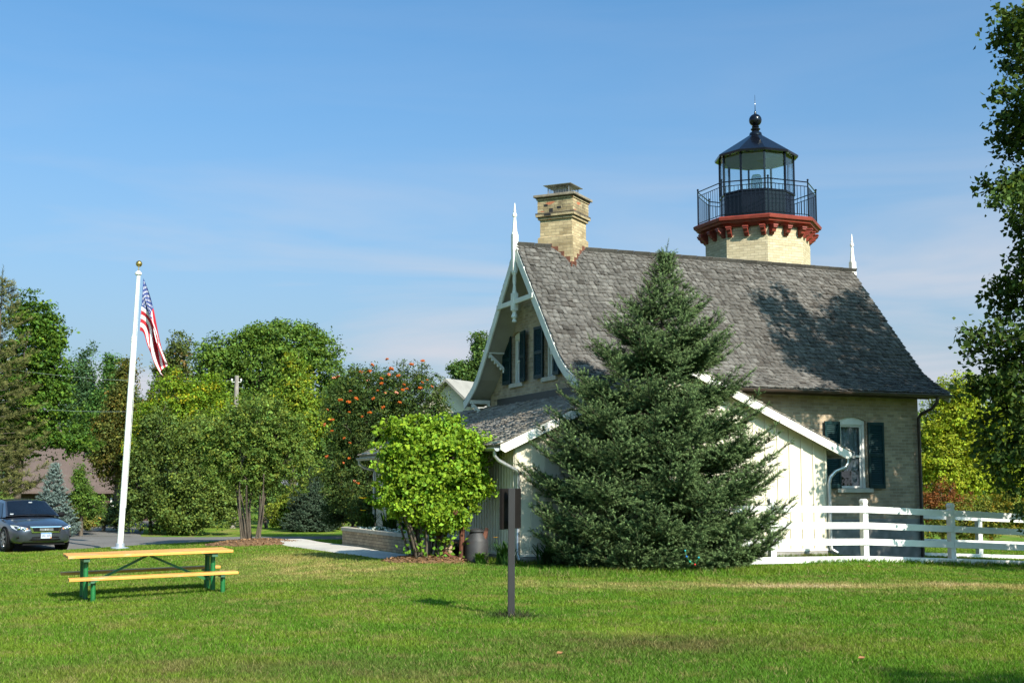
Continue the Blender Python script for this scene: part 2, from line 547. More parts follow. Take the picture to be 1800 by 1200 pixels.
def broad_tree(name, label, cat, base, lobes, nclump, per, cr, leaf, col, trunk_r=0.18, group=None, lm='leaf', bark='bark', limbs=10, stems=None, extra=None, **kw):
    "trunk with limbs, and a crown of leaves; lobes are given in world metres"
    bx, by = base[0], base[1]
    bz = tz(bx, by) if len(base) < 3 else base[2]
    t = thing(name, label, cat, (bx, by, bz - 0.05), 0, group)
    lob = [(l[0] - bx, l[1] - by, l[2] - bz, l[3], l[4], l[5]) for l in lobes]
    V, F, c, cs = crown_leaves(lob, nclump, per, cr, leaf, col, **kw)
    mb = MB()
    if extra:
        eV, eF, eC, etubes = extra(Vector((bx, by, bz - 0.05)))
        F = np.concatenate([F, eF + len(V)]); V = np.concatenate([V, eV]); c = np.concatenate([c, eC])
        for pts_, rad_ in etubes: mb.tube(pts_, rad_, 5)
    np_mesh('crown', V, F, MATS[lm], t, c)
    big = lob[0]
    if stems is None:
        top = Vector((big[0], big[1], big[2] + big[5] * 0.5))
        fork = Vector((big[0] * 0.3, big[1] * 0.3, max(0.6, big[2] - big[5] * 0.75)))
        mb.tube([(0, 0, -0.3), (0, 0, 0.1), fork * 0.55, fork], [trunk_r * 1.5, trunk_r * 1.15, trunk_r, trunk_r * 0.85], 10)
        limb(mb, fork, top, trunk_r * 0.8, trunk_r * 0.2, 0.06)
        roots = [fork] * len(lob)
    else:
        roots = []
        for (sx, sy, ex, ey, ez, sr) in stems:
            limb(mb, (sx, sy, -0.2), (ex, ey, ez), sr * 1.3, sr * 0.6, 0.07, 7, 6)
            roots.append(Vector((ex, ey, ez)))
        fork = roots[0]
    for l in lob:
        f0 = min(roots, key=lambda q: (q - Vector(l[:3])).length)
        limb(mb, f0, l[:3], trunk_r * 0.6, trunk_r * 0.25, 0.1)
    idx = rng.choice(len(cs), min(limbs * len(lob), len(cs)), replace=False)
    for i in idx:
        p = cs[i]
        l = min(lob, key=lambda q: (Vector(q[:3]) - Vector(p)).length)
        f0 = Vector(l[:3]).lerp(Vector((big[0], big[1], l[2])), 0.4) - Vector((0, 0, l[5] * 0.35))
        limb(mb, f0, p, trunk_r * 0.2, 0.012, 0.12, 5)
    mb.build('trunk', MATS[bark], t, smooth=True, fix=False)
    return t

def brushes(A, B, rad, nn, wid, colb, colt, droop=0.0):
    "needle-covered twigs from A to B: thin triangles leaning forward around each axis"
    T = len(A)
    d = unit(B - A)
    ref = np.where(np.abs(d[:, 2:3]) > 0.9, np.array([[1.0, 0, 0]]), np.array([[0, 0, 1.0]]))
    s = unit(np.cross(d, ref)); u = np.cross(s, d)
    L = np.linalg.norm(B - A, axis=1)
    k = np.arange(nn)
    tt = (k + 0.5) / nn * np.ones((T, 1)) + rng.normal(size=(T, nn)) * 0.04
    tt = np.clip(tt, 0, 1)
    th = k * 2.39996 + rng.random((T, 1)) * 6.28
    rd = rad * (0.75 + 0.5 * rng.random((T, nn))) * (1.0 - 0.45 * tt ** 2)
    o = A[:, None] + (B - A)[:, None] * tt[..., None]
    out = s[:, None] * np.cos(th)[..., None] + u[:, None] * np.sin(th)[..., None]
    tip = o + out * rd[..., None] + d[:, None] * (rd * 0.8)[..., None]
    side = unit(np.cross(out, d[:, None] + 0 * out))
    w2 = wid * 0.5
    V = np.stack([o + side * w2, o - side * w2, tip], 2).reshape(-1, 3)
    F = np.arange(len(V)).reshape(-1, 3)
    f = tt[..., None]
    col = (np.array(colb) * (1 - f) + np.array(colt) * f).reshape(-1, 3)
    tv = np.repeat(1 + 0.2 * rng.normal(size=T), nn)[:, None]
    col = np.clip(col * tv * (1 + 0.15 * rng.normal(size=(len(col), 1))), 0.003, 1)
    return V, F, col

def conifer(name, label, base, height, radius, nb, colb, colt, cat='tree', group=None, twig=0.22, rad=0.05, nn=14, wid=0.014, per_m=26, profile=None, trunk_r=0.11, skirt=0.1, upturn=0.25, droop=0.12, wob=0.12, tips=None, bark='bark', lm='needle', minlen=0.25, lean=0.0, whorl=0):
    bx, by = base
    bz = tz(bx, by)
    t = thing(name, label, cat, (bx, by, bz - 0.03), 0, group)
    mb = MB()
    mb.tube([(0, 0, -0.2), (0, 0, 0.2), (lean * 0.25, 0, height * 0.5), (lean * 0.9, 0, height * 0.97)], [trunk_r * 1.3, trunk_r, trunk_r * 0.55, 0.008], 8)
    A = []; B = []
    ga = 2.39996
    prof = profile or (lambda f: (1 - f) ** 0.85)
    for i in range(nb):
        f = ((i + rng.random()) / nb) ** 1.25
        z = skirt + f * (height * 0.965 - skirt)
        if whorl and f < 0.80:
            z = skirt + (math.floor((z - skirt) / whorl) + 0.5 + 0.16 * rng.normal()) * whorl
            f = min(0.99, max(0.0, (z - skirt) / (height * 0.965 - skirt)))
        ln = radius * prof(f) * (1 + min(wob * rng.normal(), 0.04))
        ln = max(ln, 0.10 + minlen * (1 - f))
        az = i * ga + rng.normal() * 0.25
        dx, dy = math.cos(az), math.sin(az)
        rise = (0.62 * f ** 1.5) * ln
        sag = droop * ln * (1 - f)
        up = upturn * ln * (0.6 - 0.25 * f)
        steps = 6
        pts = []
        for s in range(steps + 1):
            q = s / steps
            pts.append(Vector((dx * ln * q, dy * ln * q, z + rise * q - sag * math.sin(PI * min(1, q * 0.8)) + up * q ** 3)))
        mb.tube(pts, [max(0.006, 0.022 * ln / max(radius, 0.1) * (1 - 0.85 * s / steps)) for s in range(steps + 1)], 4, caps=False)
        side = Vector((-dy, dx, 0))
        n = max(5, int(ln * per_m))
        for j in range(n):
            q = 0.18 + 0.82 * (j + rng.random()) / n
            if q < 0.35 and rng.random() < 0.35: continue
            p = pts[0].lerp(pts[-1], 0)
            fi = q * steps; k = min(int(fi), steps - 1)
            p = pts[k].lerp(pts[k + 1], fi - k)
            fwd = (pts[k + 1] - pts[k]).normalized()
            sg = 1 if j % 2 else -1
            # secondary shoot leaves the branch and carries its own twigs
            sl = (0.55 * ln * (1 - q) + 0.10) * (0.55 + 0.6 * rng.random())
            sl = min(sl, 0.75)
            dirv = (fwd * 0.75 + side * sg * (0.85 + 0.3 * rng.random()) + Vector((0, 0, 0.10 + 0.22 * rng.normal()))).normalized()
            m_ = max(1, int(sl / (twig * 0.62)))
            for h in range(m_):
                a = p + dirv * (sl * h / m_)
                tl = twig * (0.75 + 0.5 * rng.random())
                A.append(a); B.append(a + dirv * tl + Vector((0, 0, 0.02)))
                if m_ > 1 or rng.random() < 0.5:
                    for sg2 in (1, -1):
                        dv = (dirv * 0.8 + fwd * 0.3 + Vector(rng.normal(size=3)) * 0.35 + dirv.cross(Vector((0, 0, 1))) * 0.75 * sg2).normalized()
                        A.append(a); B.append(a + dv * tl * 0.8)
        A.append(pts[-2]); B.append(pts[-1] + (pts[-1] - pts[-2]).normalized() * twig * 0.5)
    # leader
    for h in np.arange(height * 0.86, height, twig * 0.5):
        A.append(Vector((0, 0, h))); B.append(Vector((rng.normal() * 0.02, rng.normal() * 0.02, h + twig)))
    A = np.array([list(p) for p in A]); B = np.array([list(p) for p in B])
    A[:, 0] += lean * (np.clip(A[:, 2], 0, None) / height) ** 2; B[:, 0] += lean * (np.clip(B[:, 2], 0, None) / height) ** 2
    V, F, c = brushes(A, B, rad, nn, wid, colb, colt)
    np_mesh('crown', V, F, MATS[lm], t, c)
    mb.build('trunk', MATS[bark], t, smooth=True, fix=False)
    return t

# ---------------------------------------------------------------- material library
brick('cream_brick', (0.48, 0.38, 0.265), (0.30, 0.235, 0.165), (0.42, 0.38, 0.32), stain=(0.16, 0.125, 0.085), stain_amt=0.5)
brick('tower_brick', (0.55, 0.475, 0.325), (0.44, 0.37, 0.24), (0.30, 0.26, 0.19), stain=(0.26, 0.21, 0.12), stain_amt=0.35)
brick('chimney_brick', (0.55, 0.44, 0.27), (0.35, 0.265, 0.15), (0.30, 0.25, 0.17), stain=(0.10, 0.07, 0.04), stain_amt=0.8)
brick('chimney_top_brick', (0.44, 0.36, 0.22), (0.30, 0.23, 0.13), (0.16, 0.13, 0.10), stain=(0.030, 0.024, 0.018), stain_amt=1.0, odd=(0.40, 0.12, 0.06))
brick('planter_block', (0.46, 0.36, 0.235), (0.33, 0.25, 0.16), (0.12, 0.095, 0.07), w_=0.22, h_=0.076, stain=(0.14, 0.11, 0.08), stain_amt=0.5)
attrmat('shingle', 0.85, (26, 3.5, 1), 0.5, 0.25)
paint('white_trim', (0.74, 0.72, 0.66), 0.55, 0.08, 3.0, dirt=(0.5, 0.48, 0.42))
paint('gable_trim', (0.66, 0.66, 0.60), 0.6, 0.10, 3.0, dirt=(0.42, 0.42, 0.38))
paint('annex_wall', (0.60, 0.555, 0.445), 0.65, 0.05, 1.5, dirt=(0.44, 0.40, 0.31))
paint('soffit', (0.36, 0.34, 0.28), 0.7, 0.12, 3.0)
paint('fence_white', (0.66, 0.66, 0.65), 0.5, 0.07, 2.0, dirt=(0.46, 0.47, 0.42))
paint('shutter_green', (0.003, 0.026, 0.029), 0.5, 0.2, 6.0, spec=0.25)
paint('dark_metal', (0.012, 0.013, 0.016), 0.35, 0.3, 6.0)
paint('lantern_black', (0.004, 0.005, 0.009), 0.14, 0.3, 3.0, spec=0.35, bump_s=0)
paint('lantern_inner', (0.30, 0.275, 0.26), 0.8, 0.10, 4.0)
paint('ceiling_reflection', (0.26, 0.20, 0.04), 0.6, 0.3, 14.0)
paint('cornice_red', (0.20, 0.030, 0.017), 0.55, 0.25, 5.0, dirt=(0.16, 0.02, 0.012))
paint('gutter_dark', (0.05, 0.034, 0.026), 0.45, 0.25, 4.0)
paint('gutter_steel', (0.46, 0.48, 0.50), 0.38, 0.15, 5.0, metal=0.75)
paint('rust_flashing', (0.13, 0.045, 0.024), 0.75, 0.4, 9.0)
paint('lead_flashing', (0.018, 0.020, 0.024), 0.5, 0.3, 5.0)
paint('mesh_steel', (0.30, 0.29, 0.28), 0.45, 0.3, 9.0, metal=0.6)
paint('sill_stone', (0.46, 0.43, 0.37), 0.85, 0.15, 7.0)
paint('foundation_stone', (0.26, 0.25, 0.24), 0.9, 0.35, 3.5, bump_s=0.5, dirt=(0.12, 0.11, 0.10))
paint('cap_stone', (0.40, 0.36, 0.29), 0.85, 0.2, 7.0)
paint('curtain', (0.55, 0.58, 0.60), 0.9, 0.2, 18.0)
paint('inside_dark', (0.010, 0.010, 0.011), 0.9, 0.2, 3.0)
paint('sash_white', (0.70, 0.70, 0.68), 0.5, 0.06, 4.0)
paint('soot', (0.07, 0.055, 0.04), 0.9, 0.5, 9.0)
paint('cap_concrete', (0.20, 0.17, 0.13), 0.9, 0.35, 7.0, dirt=(0.06, 0.05, 0.04))
glassmat('window_glass', (0.75, 0.80, 0.82), 0.10)
glassmat('lantern_glass', (0.93, 0.97, 0.98), 0.03)
glassmat('lens_glass', (0.75, 0.82, 0.80), 0.25)
leafmat('leaf', 0.30)
leafmat('dark_leaf', 0.20, 0.6, 0.08, (1.2, 1.2, 0.4))
leafmat('needle', 0.10, 0.65, 0.08, (1.1, 1.15, 0.6))
leafmat('grass', 0.40, 0.6, 0.08, (1.15, 1.2, 0.4))

m, nt, b = mat('bark')
co = obj_co(nt)
f = noise(nt, scaled(nt, co, (9, 9, 2.2)), 1.0, 6, 0.65)
nt.links.new(ramp(nt, f, [(0.3, (0.028, 0.021, 0.015)), (0.7, (0.12, 0.097, 0.072))]), b.inputs['Base Color'])
b.inputs['Roughness'].default_value = 0.95
bump(nt, b, f, 0.8, 0.02)
MATS['bark'] = m

m, nt, b = mat('lawn')
c = attr(nt)
co = obj_co(nt)
f = noise(nt, scaled(nt, co, (30, 30, 30)), 1.0, 6, 0.7)
f2 = noise(nt, scaled(nt, co, (1.6, 2.6, 1)), 1.0, 5, 0.6)
c = mix(nt, 0.8, c, ramp(nt, f, [(0.25, (0.45, 0.45, 0.45)), (0.75, (1.4, 1.4, 1.3))]), 'MULTIPLY')
c = mix(nt, 0.5, c, ramp(nt, f2, [(0.3, (0.75, 0.8, 0.8)), (0.7, (1.2, 1.15, 1.05))]), 'MULTIPLY')
nt.links.new(c, b.inputs['Base Color'])
b.inputs['Roughness'].default_value = 0.95
b.inputs['Specular IOR Level'].default_value = 0.1
bump(nt, b, f, 0.6, 0.03)
MATS['lawn'] = m

def ground_mat(name, stops, scale, rough=0.9, bs=0.4, big=None):
    m, nt, b = mat(name)
    co = obj_co(nt)
    f = noise(nt, co, scale, 8, 0.7)
    c = ramp(nt, f, stops)
    g = noise(nt, co, big or 0.6, 4)
    c = mix(nt, 0.6, c, ramp(nt, g, [(0.3, (0.78, 0.78, 0.78)), (0.7, (1.15, 1.15, 1.15))]), 'MULTIPLY')
    nt.links.new(c, b.inputs['Base Color'])
    b.inputs['Roughness'].default_value = rough
    b.inputs['Specular IOR Level'].default_value = 0.2
    bump(nt, b, f, bs, 0.01)
    MATS[name] = m
ground_mat('asphalt', [(0.3, (0.10, 0.095, 0.092)), (0.7, (0.19, 0.18, 0.17))], 40)
ground_mat('concrete', [(0.3, (0.40, 0.37, 0.33)), (0.7, (0.55, 0.52, 0.47))], 25)
ground_mat('mulch', [(0.3, (0.085, 0.045, 0.022)), (0.6, (0.20, 0.115, 0.06)), (0.8, (0.34, 0.22, 0.13))], 38, 0.95, 1.0)

# ---------------------------------------------------------------- ground
def lawn_col(x, y):
    x = np.asarray(x, float); y = np.asarray(y, float)
    n1 = fbm(x * 0.22 + 3, y * 0.30 + 1, 4, 21); n2 = fbm(x * 0.9, y * 1.4, 4, 5); n3 = fbm(x * 3.1, y * 4.0, 3, 9)
    g = np.stack([0.092 + 0 * x, 0.186 + 0 * x, 0.018 + 0 * x], -1)
    lush = np.array([0.072, 0.158, 0.018]); yel = np.array([0.165, 0.220, 0.026]); straw = np.array([0.36, 0.285, 0.120]); bare = np.array([0.42, 0.32, 0.18]); brown = np.array([0.125, 0.105, 0.045])
    def bl(g, t, c): return g * (1 - t[..., None]) + c * t[..., None]
    g = bl(g, np.clip((n1 - 0.5) * 3.2, 0, 0.8), lush)
    g = bl(g, np.clip((n2 - 0.47) * 3.0, 0, 0.6) + 0.35 * (1 - sstep(-5, -1, x)) * n1, yel)
    g = bl(g, np.clip((n3 - 0.60) * 3.4, 0, 0.5), straw * 0.75)
    wav = 0.5 * (vnoise(x * 0.5, 0 * x, 31) - 0.5)
    t = np.exp(-((y - 20.1 - wav) / 0.75) ** 2) * sstep(-1.5, 1.5, x) * (1 - sstep(9.0, 12, x))
    g = bl(g, np.clip(t * (0.25 + 1.5 * (n3 - 0.25)), 0, 0.9), straw)
    t = np.exp(-((y - 20.15) / 0.33) ** 2 - ((x - 4.6) / 0.95) ** 2) + 0.6 * np.exp(-((y - 20.3) / 0.3) ** 2 - ((x - 7.1) / 0.45) ** 2)
    g = bl(g, np.clip(t * 2.4 * (n3 + 0.3), 0, 0.95), bare)
    t = np.exp(-((y - 23.4) / 2.0) ** 2 - ((x + 3.3) / 1.6) ** 2) + np.exp(-((y - 27.5) / 2.5) ** 2 - ((x + 4.7) / 1.3) ** 2)
    g = bl(g, np.clip(t * 1.9 * (n3 - 0.1), 0, 0.8), straw)
    t = np.exp(-((y - 12.7) / 0.8) ** 2 - ((x - 1.5) / 1.5) ** 2)
    g = bl(g, np.clip(t * 1.3 * (n3 + 0.1), 0, 0.75), brown)
    t = np.exp(-((y - 13.7) / 0.35) ** 2 - ((x - 1.2) / 0.45) ** 2)
    g = bl(g, np.clip(t * n2 * 1.3, 0, 0.6), yel * 1.5)
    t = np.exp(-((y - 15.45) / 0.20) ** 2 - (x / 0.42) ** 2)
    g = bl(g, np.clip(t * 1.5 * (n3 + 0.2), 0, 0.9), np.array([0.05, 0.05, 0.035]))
    t = np.exp(-((y - 11.0) / 0.7) ** 2 - ((x + 2.0) / 2.5) ** 2)
    g = bl(g, np.clip(t * 1.2 * (n3 - 0.1), 0, 0.6), brown * 1.2)
    return g

xs = np.concatenate([[-900, -500, -250, -120, -80, -60, -48, -40, -34, -30], np.arange(-27, 20.01, 0.2), [22, 26, 32, 40, 55, 80, 130, 250, 500, 900]])
ys = np.concatenate([[-200, -60, -20, -6, 0, 3], np.arange(5, 44.01, 0.2), [45, 46, 48, 50, 52, 55, 58, 62, 66, 70, 76, 84, 92, 100, 120, 160, 240, 400, 700, 1200, 2000]])
GX, GY = np.meshgrid(xs, ys)
GZ = terrain(GX, GY)
nx, ny = len(xs), len(ys)
idx = np.arange(nx * ny).reshape(ny, nx)
F = np.stack([idx[:-1, :-1], idx[:-1, 1:], idx[1:, 1:], idx[1:, :-1]], -1).reshape(-1, 4)
V = np.stack([GX, GY, GZ], -1).reshape(-1, 3)
fc = lawn_col(V[F].mean(1)[:, 0], V[F].mean(1)[:, 1]) * 0.95
ground = np_mesh('ground', V, F, MATS['lawn'], None, fc, smooth=True)
tag(ground, 'mown lawn sloping gently with dry straw patches', None, None, 'structure')

def sheet(name, left, right, m, label, dz, kind='structure', nlen=40, nw=8):
    "a ribbon between two polylines, draped on the ground"
    def samp(pl, t):
        pl = np.array(pl, float)
        d = np.concatenate([[0], np.cumsum(np.linalg.norm(np.diff(pl, axis=0), axis=1))])
        s = t * d[-1]
        return np.stack([np.interp(s, d, pl[:, 0]), np.interp(s, d, pl[:, 1])], -1)
    t = np.linspace(0, 1, nlen)
    a = samp(left, t); b_ = samp(right, t)
    k = np.linspace(0, 1, nw)
    P = a[:, None] * (1 - k[None, :, None]) + b_[:, None] * k[None, :, None]
    Z = terrain(P[..., 0], P[..., 1]) + dz
    Z[:, 0] -= dz + 0.05; Z[:, -1] -= dz + 0.05
    V = np.concatenate([P, Z[..., None]], -1).reshape(-1, 3)
    ii = np.arange(nlen * nw).reshape(nlen, nw)
    F = np.stack([ii[:-1, :-1], ii[:-1, 1:], ii[1:, 1:], ii[1:, :-1]], -1).reshape(-1, 4)
    o = np_mesh(name, V, F, MATS[m], None, None, smooth=True)
    return tag(o, label, None, None, kind)
ROAD_L = [(-40, 30.5), (-24, 34.8), (-15, 37.6), (-11, 38.9), (-7, 39.9), (-2, 40.5), (8, 41.0)]
ROAD_R = [(-40, 46), (-24, 47.5), (-15, 47.6), (-11, 47.2), (-7, 48.5), (-2, 50.0), (8, 51)]
sheet('driveway', ROAD_L, ROAD_R, 'asphalt', 'worn grey asphalt driveway behind the flagpole', 0.035, nlen=70, nw=14)
sheet('road', [(-20.5, 47.2), (-21.5, 56), (-26, 72), (-34, 95)], [(-13.2, 47.0), (-15.8, 56), (-19.5, 72), (-27, 95)], 'asphalt', 'grey asphalt lane leading away to the brown barn', 0.030, nlen=30)
PATH_L = [(-8.0, 38.8), (-6.35, 34.5), (-4.9, 31.2), (-3.95, 29.0), (-2.75, 26.75), (-1.9, 26.5), (-1.0, 26.4)]
PATH_R = [(-6.6, 39.3), (-5.35, 35.6), (-4.2, 32.9), (-3.3, 30.4), (-2.3, 28.2), (-1.4, 27.4), (-0.6, 27.0)]
sheet('path', PATH_L, PATH_R, 'concrete', 'pale concrete footpath running past the block planter', 0.045, nlen=40)

def in_ribbon(x, y, L, Rr, pad=0.0):
    poly = np.array(L + Rr[::-1], float)
    ins = np.zeros(len(x), bool)
    j = len(poly) - 1
    for i in range(len(poly)):
        xi, yi = poly[i]; xj, yj = poly[j]
        c = ((yi > y) != (yj > y)) & (x < (xj - xi) * (y - yi) / (yj - yi + 1e-12) + xi)
        ins ^= c; j = i
    return ins

# house frame: u runs along the ridge to the right and away, v runs from the near long wall to the far one
HX, HY, HZ, HT = 1.7565, 26.931, 0.08, 0.3772
cT, sT = math.cos(HT), math.sin(HT)
def hw(u, v, h=0.0): return Vector((HX + u * cT - v * sT, HY + u * sT + v * cT, HZ + h))
def to_house(x, y):
    dx = x - HX; dy = y - HY
    return dx * cT + dy * sT, -dx * sT + dy * cT

MULCH = [(-1.70, 25.75, 0.92, 0.80), (-7.35, 35.5, 1.35, 1.3), ]
for (mx, my, ra, rb), lb in zip(MULCH, ('bark mulch ring round the bright green shrub', 'bark mulch ring under the multi stemmed tree')):
    mbv = []; mf = []
    nr_, na = 10, 40
    for i in range(nr_ + 1):
        for k in range(na):
            t = 2 * PI * k / na; q = i / nr_
            e = 1 + 0.10 * math.sin(3 * t + mx) + 0.06 * math.sin(7 * t)
            x = mx + ra * q * e * math.cos(t); y = my + rb * q * e * math.sin(t)
            z = tz(x, y) + (0.05 + 0.03 * rng.random()) * (1 - q ** 4) - 0.02 * (q > 0.99)
            mbv.append((x, y, z))
    for i in range(nr_):
        for k in range(na):
            k2 = (k + 1) % na
            mf.append((i * na + k, i * na + k2, (i + 1) * na + k2, (i + 1) * na + k))
    o = np_mesh('mulch', np.array(mbv), np.array(mf), MATS['mulch'], None, None)
    tag(o, lb, None, None, 'stuff')
    n = 700
    q = np.sqrt(rng.random(n)); t = rng.random(n) * 6.283
    x = mx + ra * q * np.cos(t) * 1.03; y = my + rb * q * np.sin(t) * 1.03
    P = np.stack([x, y, terrain(x, y) + 0.055 * (1 - q ** 4) + 0.025], 1)
    Nn = unit(np.array([0, 0, 1.0]) + rng.normal(size=(n, 3)) * 0.35)
    Vc, Fc, cc = leaves(P, Nn, 0.05 + 0.06 * rng.random(n), jitter_cols((0.24, 0.14, 0.075), n, 0.4, 0.08), 0.4, 0.05)
    ch = np_mesh('mulch_chips', Vc, Fc, MATS['dark_leaf'], o, cc)

# grass blades
def grass_blades(x, y, hmul=1.0, wmul=1.0, colf=None):
    n = len(x)
    d = np.maximum(y, 6)
    h = (0.022 + 0.032 * rng.random(n)) * hmul
    w_ = (0.0024 + 0.0029 * (d / 9.0)) * wmul
    z = terrain(x, y) - 0.006
    a = rng.random(n) * 6.283
    ca, sa = np.cos(a), np.sin(a)
    lean = rng.normal(size=(n, 2)) * 0.55 * h[:, None]
    V = np.empty((n, 3, 3))
    V[:, 0] = np.stack([x - ca * w_, y - sa * w_, z], 1)
    V[:, 1] = np.stack([x + ca * w_, y + sa * w_, z], 1)
    V[:, 2] = np.stack([x + lean[:, 0], y + lean[:, 1], z + h], 1)
    col = lawn_col(x, y) * np.clip(1.0 + 0.28 * rng.normal(size=(n, 1)), 0.4, 1.9)
    dead = rng.random(n) < 0.07
    col[dead] = np.array([0.26, 0.22, 0.10]) * (0.7 + 0.6 * rng.random((int(dead.sum()), 1)))
    return V, col
n = 1500000
gy = 7.4 * np.exp(rng.random(n) * math.log(46 / 7.4))
gx = (rng.random(n) * 2 - 1) * (0.44 * gy + 4.5)
u_, v_ = to_house(gx, gy)
bad = in_ribbon(gx, gy, ROAD_L, ROAD_R) | in_ribbon(gx, gy, PATH_L, PATH_R) | ((u_ > -2.25) & (u_ < 8.8) & (v_ > -1.0)) 
for mx, my, ra, rb in MULCH: bad |= ((gx - mx) / ra) ** 2 + ((gy - my) / rb) ** 2 < 0.85
bad |= (gy > 25) & (rng.random(n) < 0.3)
bare = np.exp(-((gy - 20.15) / 0.33) ** 2 - ((gx - 4.6) / 0.95) ** 2) * rng.random(n) > 0.3
gx, gy = gx[~(bad | bare)], gy[~(bad | bare)]
V1, c1 = grass_blades(gx, gy)
# longer tufts along walls, posts and fence feet
tx = []; ty = []
def tuft_line(a, b, n, spread):
    t = rng.random(n)
    tx.append(a[0] + (b[0] - a[0]) * t + rng.normal(size=n) * spread); ty.append(a[1] + (b[1] - a[1]) * t + rng.normal(size=n) * spread)
tuft_line(hw(-2.3, -1.08)[:2], hw(5.4, -1.08)[:2], 5000, 0.10)
tuft_line(hw(-2.35, -1)[:2], hw(-2.35, 3.5)[:2], 3000, 0.12)
tuft_line((6.0, 25.85), (13.5, 28.6), 5000, 0.13)
tuft_line((0.2, 22.6), (5.2, 23.4), 5000, 0.5)
tuft_line((-0.1, 15.45), (0.1, 15.45), 220, 0.10)
tx = np.concatenate(tx); ty = np.concatenate(ty)
V2, c2 = grass_blades(tx, ty, 2.6, 0.9)
V = np.concatenate([V1, V2]).reshape(-1, 3); cc = np.concatenate([c1, c2])
g = np_mesh('grass', V, np.arange(len(V)).reshape(-1, 3), MATS['grass'], None, cc)
tag(g, 'short green lawn grass with straw coloured blades', 'grass', None, 'stuff')

# ---------------------------------------------------------------- roofs of split shingles
def shingles(name, profile, u0, u1, axis_map, parent, expo=0.17, wmin=0.10, wmax=0.23, thick=0.016, cols=None, skip=None, length_mul=1.75, ragged=0.012, curve_u=None):
    "profile: (v,h) polyline from the eave upward; rows of separate wooden shingles, each a thin slab"
    pr = np.array(profile, float)
    d = np.concatenate([[0], np.cumsum(np.linalg.norm(np.diff(pr, axis=0), axis=1))])
    rows = int(d[-1] / expo) + 1
    Vs = []; cs_ = []
    def P(s): return np.array([np.interp(s, d, pr[:, 0]), np.interp(s, d, pr[:, 1])])
    for r in range(rows):
        s0 = r * expo
        u = u0 - rng.random() * wmax
        while u < u1:
            w_ = wmin + (wmax - wmin) * rng.random()
            a, b_ = max(u, u0), min(u + w_ - 0.006, u1)
            u += w_
            if b_ - a < 0.03: continue
            sj = max(0.0, s0 + rng.normal() * ragged) if r else s0 - 0.03
            e = min(s0 + expo * length_mul, d[-1])
            if e - sj < 0.04: continue
            p0 = P(max(sj, 0)); p1 = P(e)
            if sj < 0:
                q = P(0.05) - P(0); p0 = p0 + q / np.linalg.norm(q) * sj
            if skip is not None and skip((a + b_) / 2, (p0[0] + p1[0]) / 2): continue
            t = p1 - p0; t /= np.linalg.norm(t)
            nr = np.array([-t[1], t[0]])
            if nr[1] < 0: nr = -nr
            lift = thick * (1.5 + 0.8 * rng.random()); twist = rng.normal() * 0.005
            th = thick * (0.8 + 0.5 * rng.random())
            lo0 = p0 + nr * (lift - th); hi0 = p0 + nr * lift
            lo1 = p1 + nr * 0.001; hi1 = p1 + nr * 0.004
            tw = nr * twist
            Vs.append([(a, *(lo0 - tw)), (b_, *(lo0 + tw)), (b_, *lo1), (a, *lo1), (a, *(hi0 - tw)), (b_, *(hi0 + tw)), (b_, *hi1), (a, *hi1)])
            k = rng.random()
            base = cols[0] if k < 0.62 else cols[1] if k < 0.86 else cols[2]
            cs_.append(np.array(base) * (1 + 0.11 * rng.normal()))
    Vs = np.array(Vs); n = len(Vs)
    if curve_u is not None: Vs[..., 0] = curve_u(Vs[..., 0], Vs[..., 1], Vs[..., 2])
    W = Vs[..., list(axis_map)].reshape(-1, 3)
    q = np.array([(4, 5, 6, 7), (0, 1, 5, 4), (1, 2, 6, 5), (3, 0, 4, 7)])
    F = (np.arange(n)[:, None, None] * 8 + q[None]).reshape(-1, 4)
    return np_mesh(name, W, F, MATS['shingle'], parent, np.clip(np.repeat(np.array(cs_), 4, 0), 0.01, 1), uv=True)

# ---------------------------------------------------------------- the brick keeper's house
HL, HWD = 8.70, 6.28
OV = 0.545
PROF = [(-0.55, 3.69), (-0.40, 3.755), (-0.2, 3.86), (0.15, 4.05), (0.48, 4.30), (0.8, 4.63), (3.14, 7.27)]
BPROF = [(HWD - v, h) for v, h in PROF]
def roof_h(v):
    v = min(v, HWD - v)
    return float(np.interp(v, [p[0] for p in PROF], [p[1] for p in PROF]))
house = thing('brick_house', 'cream brick keeper\'s house with steep grey shingle roof and green shutters', 'house', (HX, HY, HZ), HT)

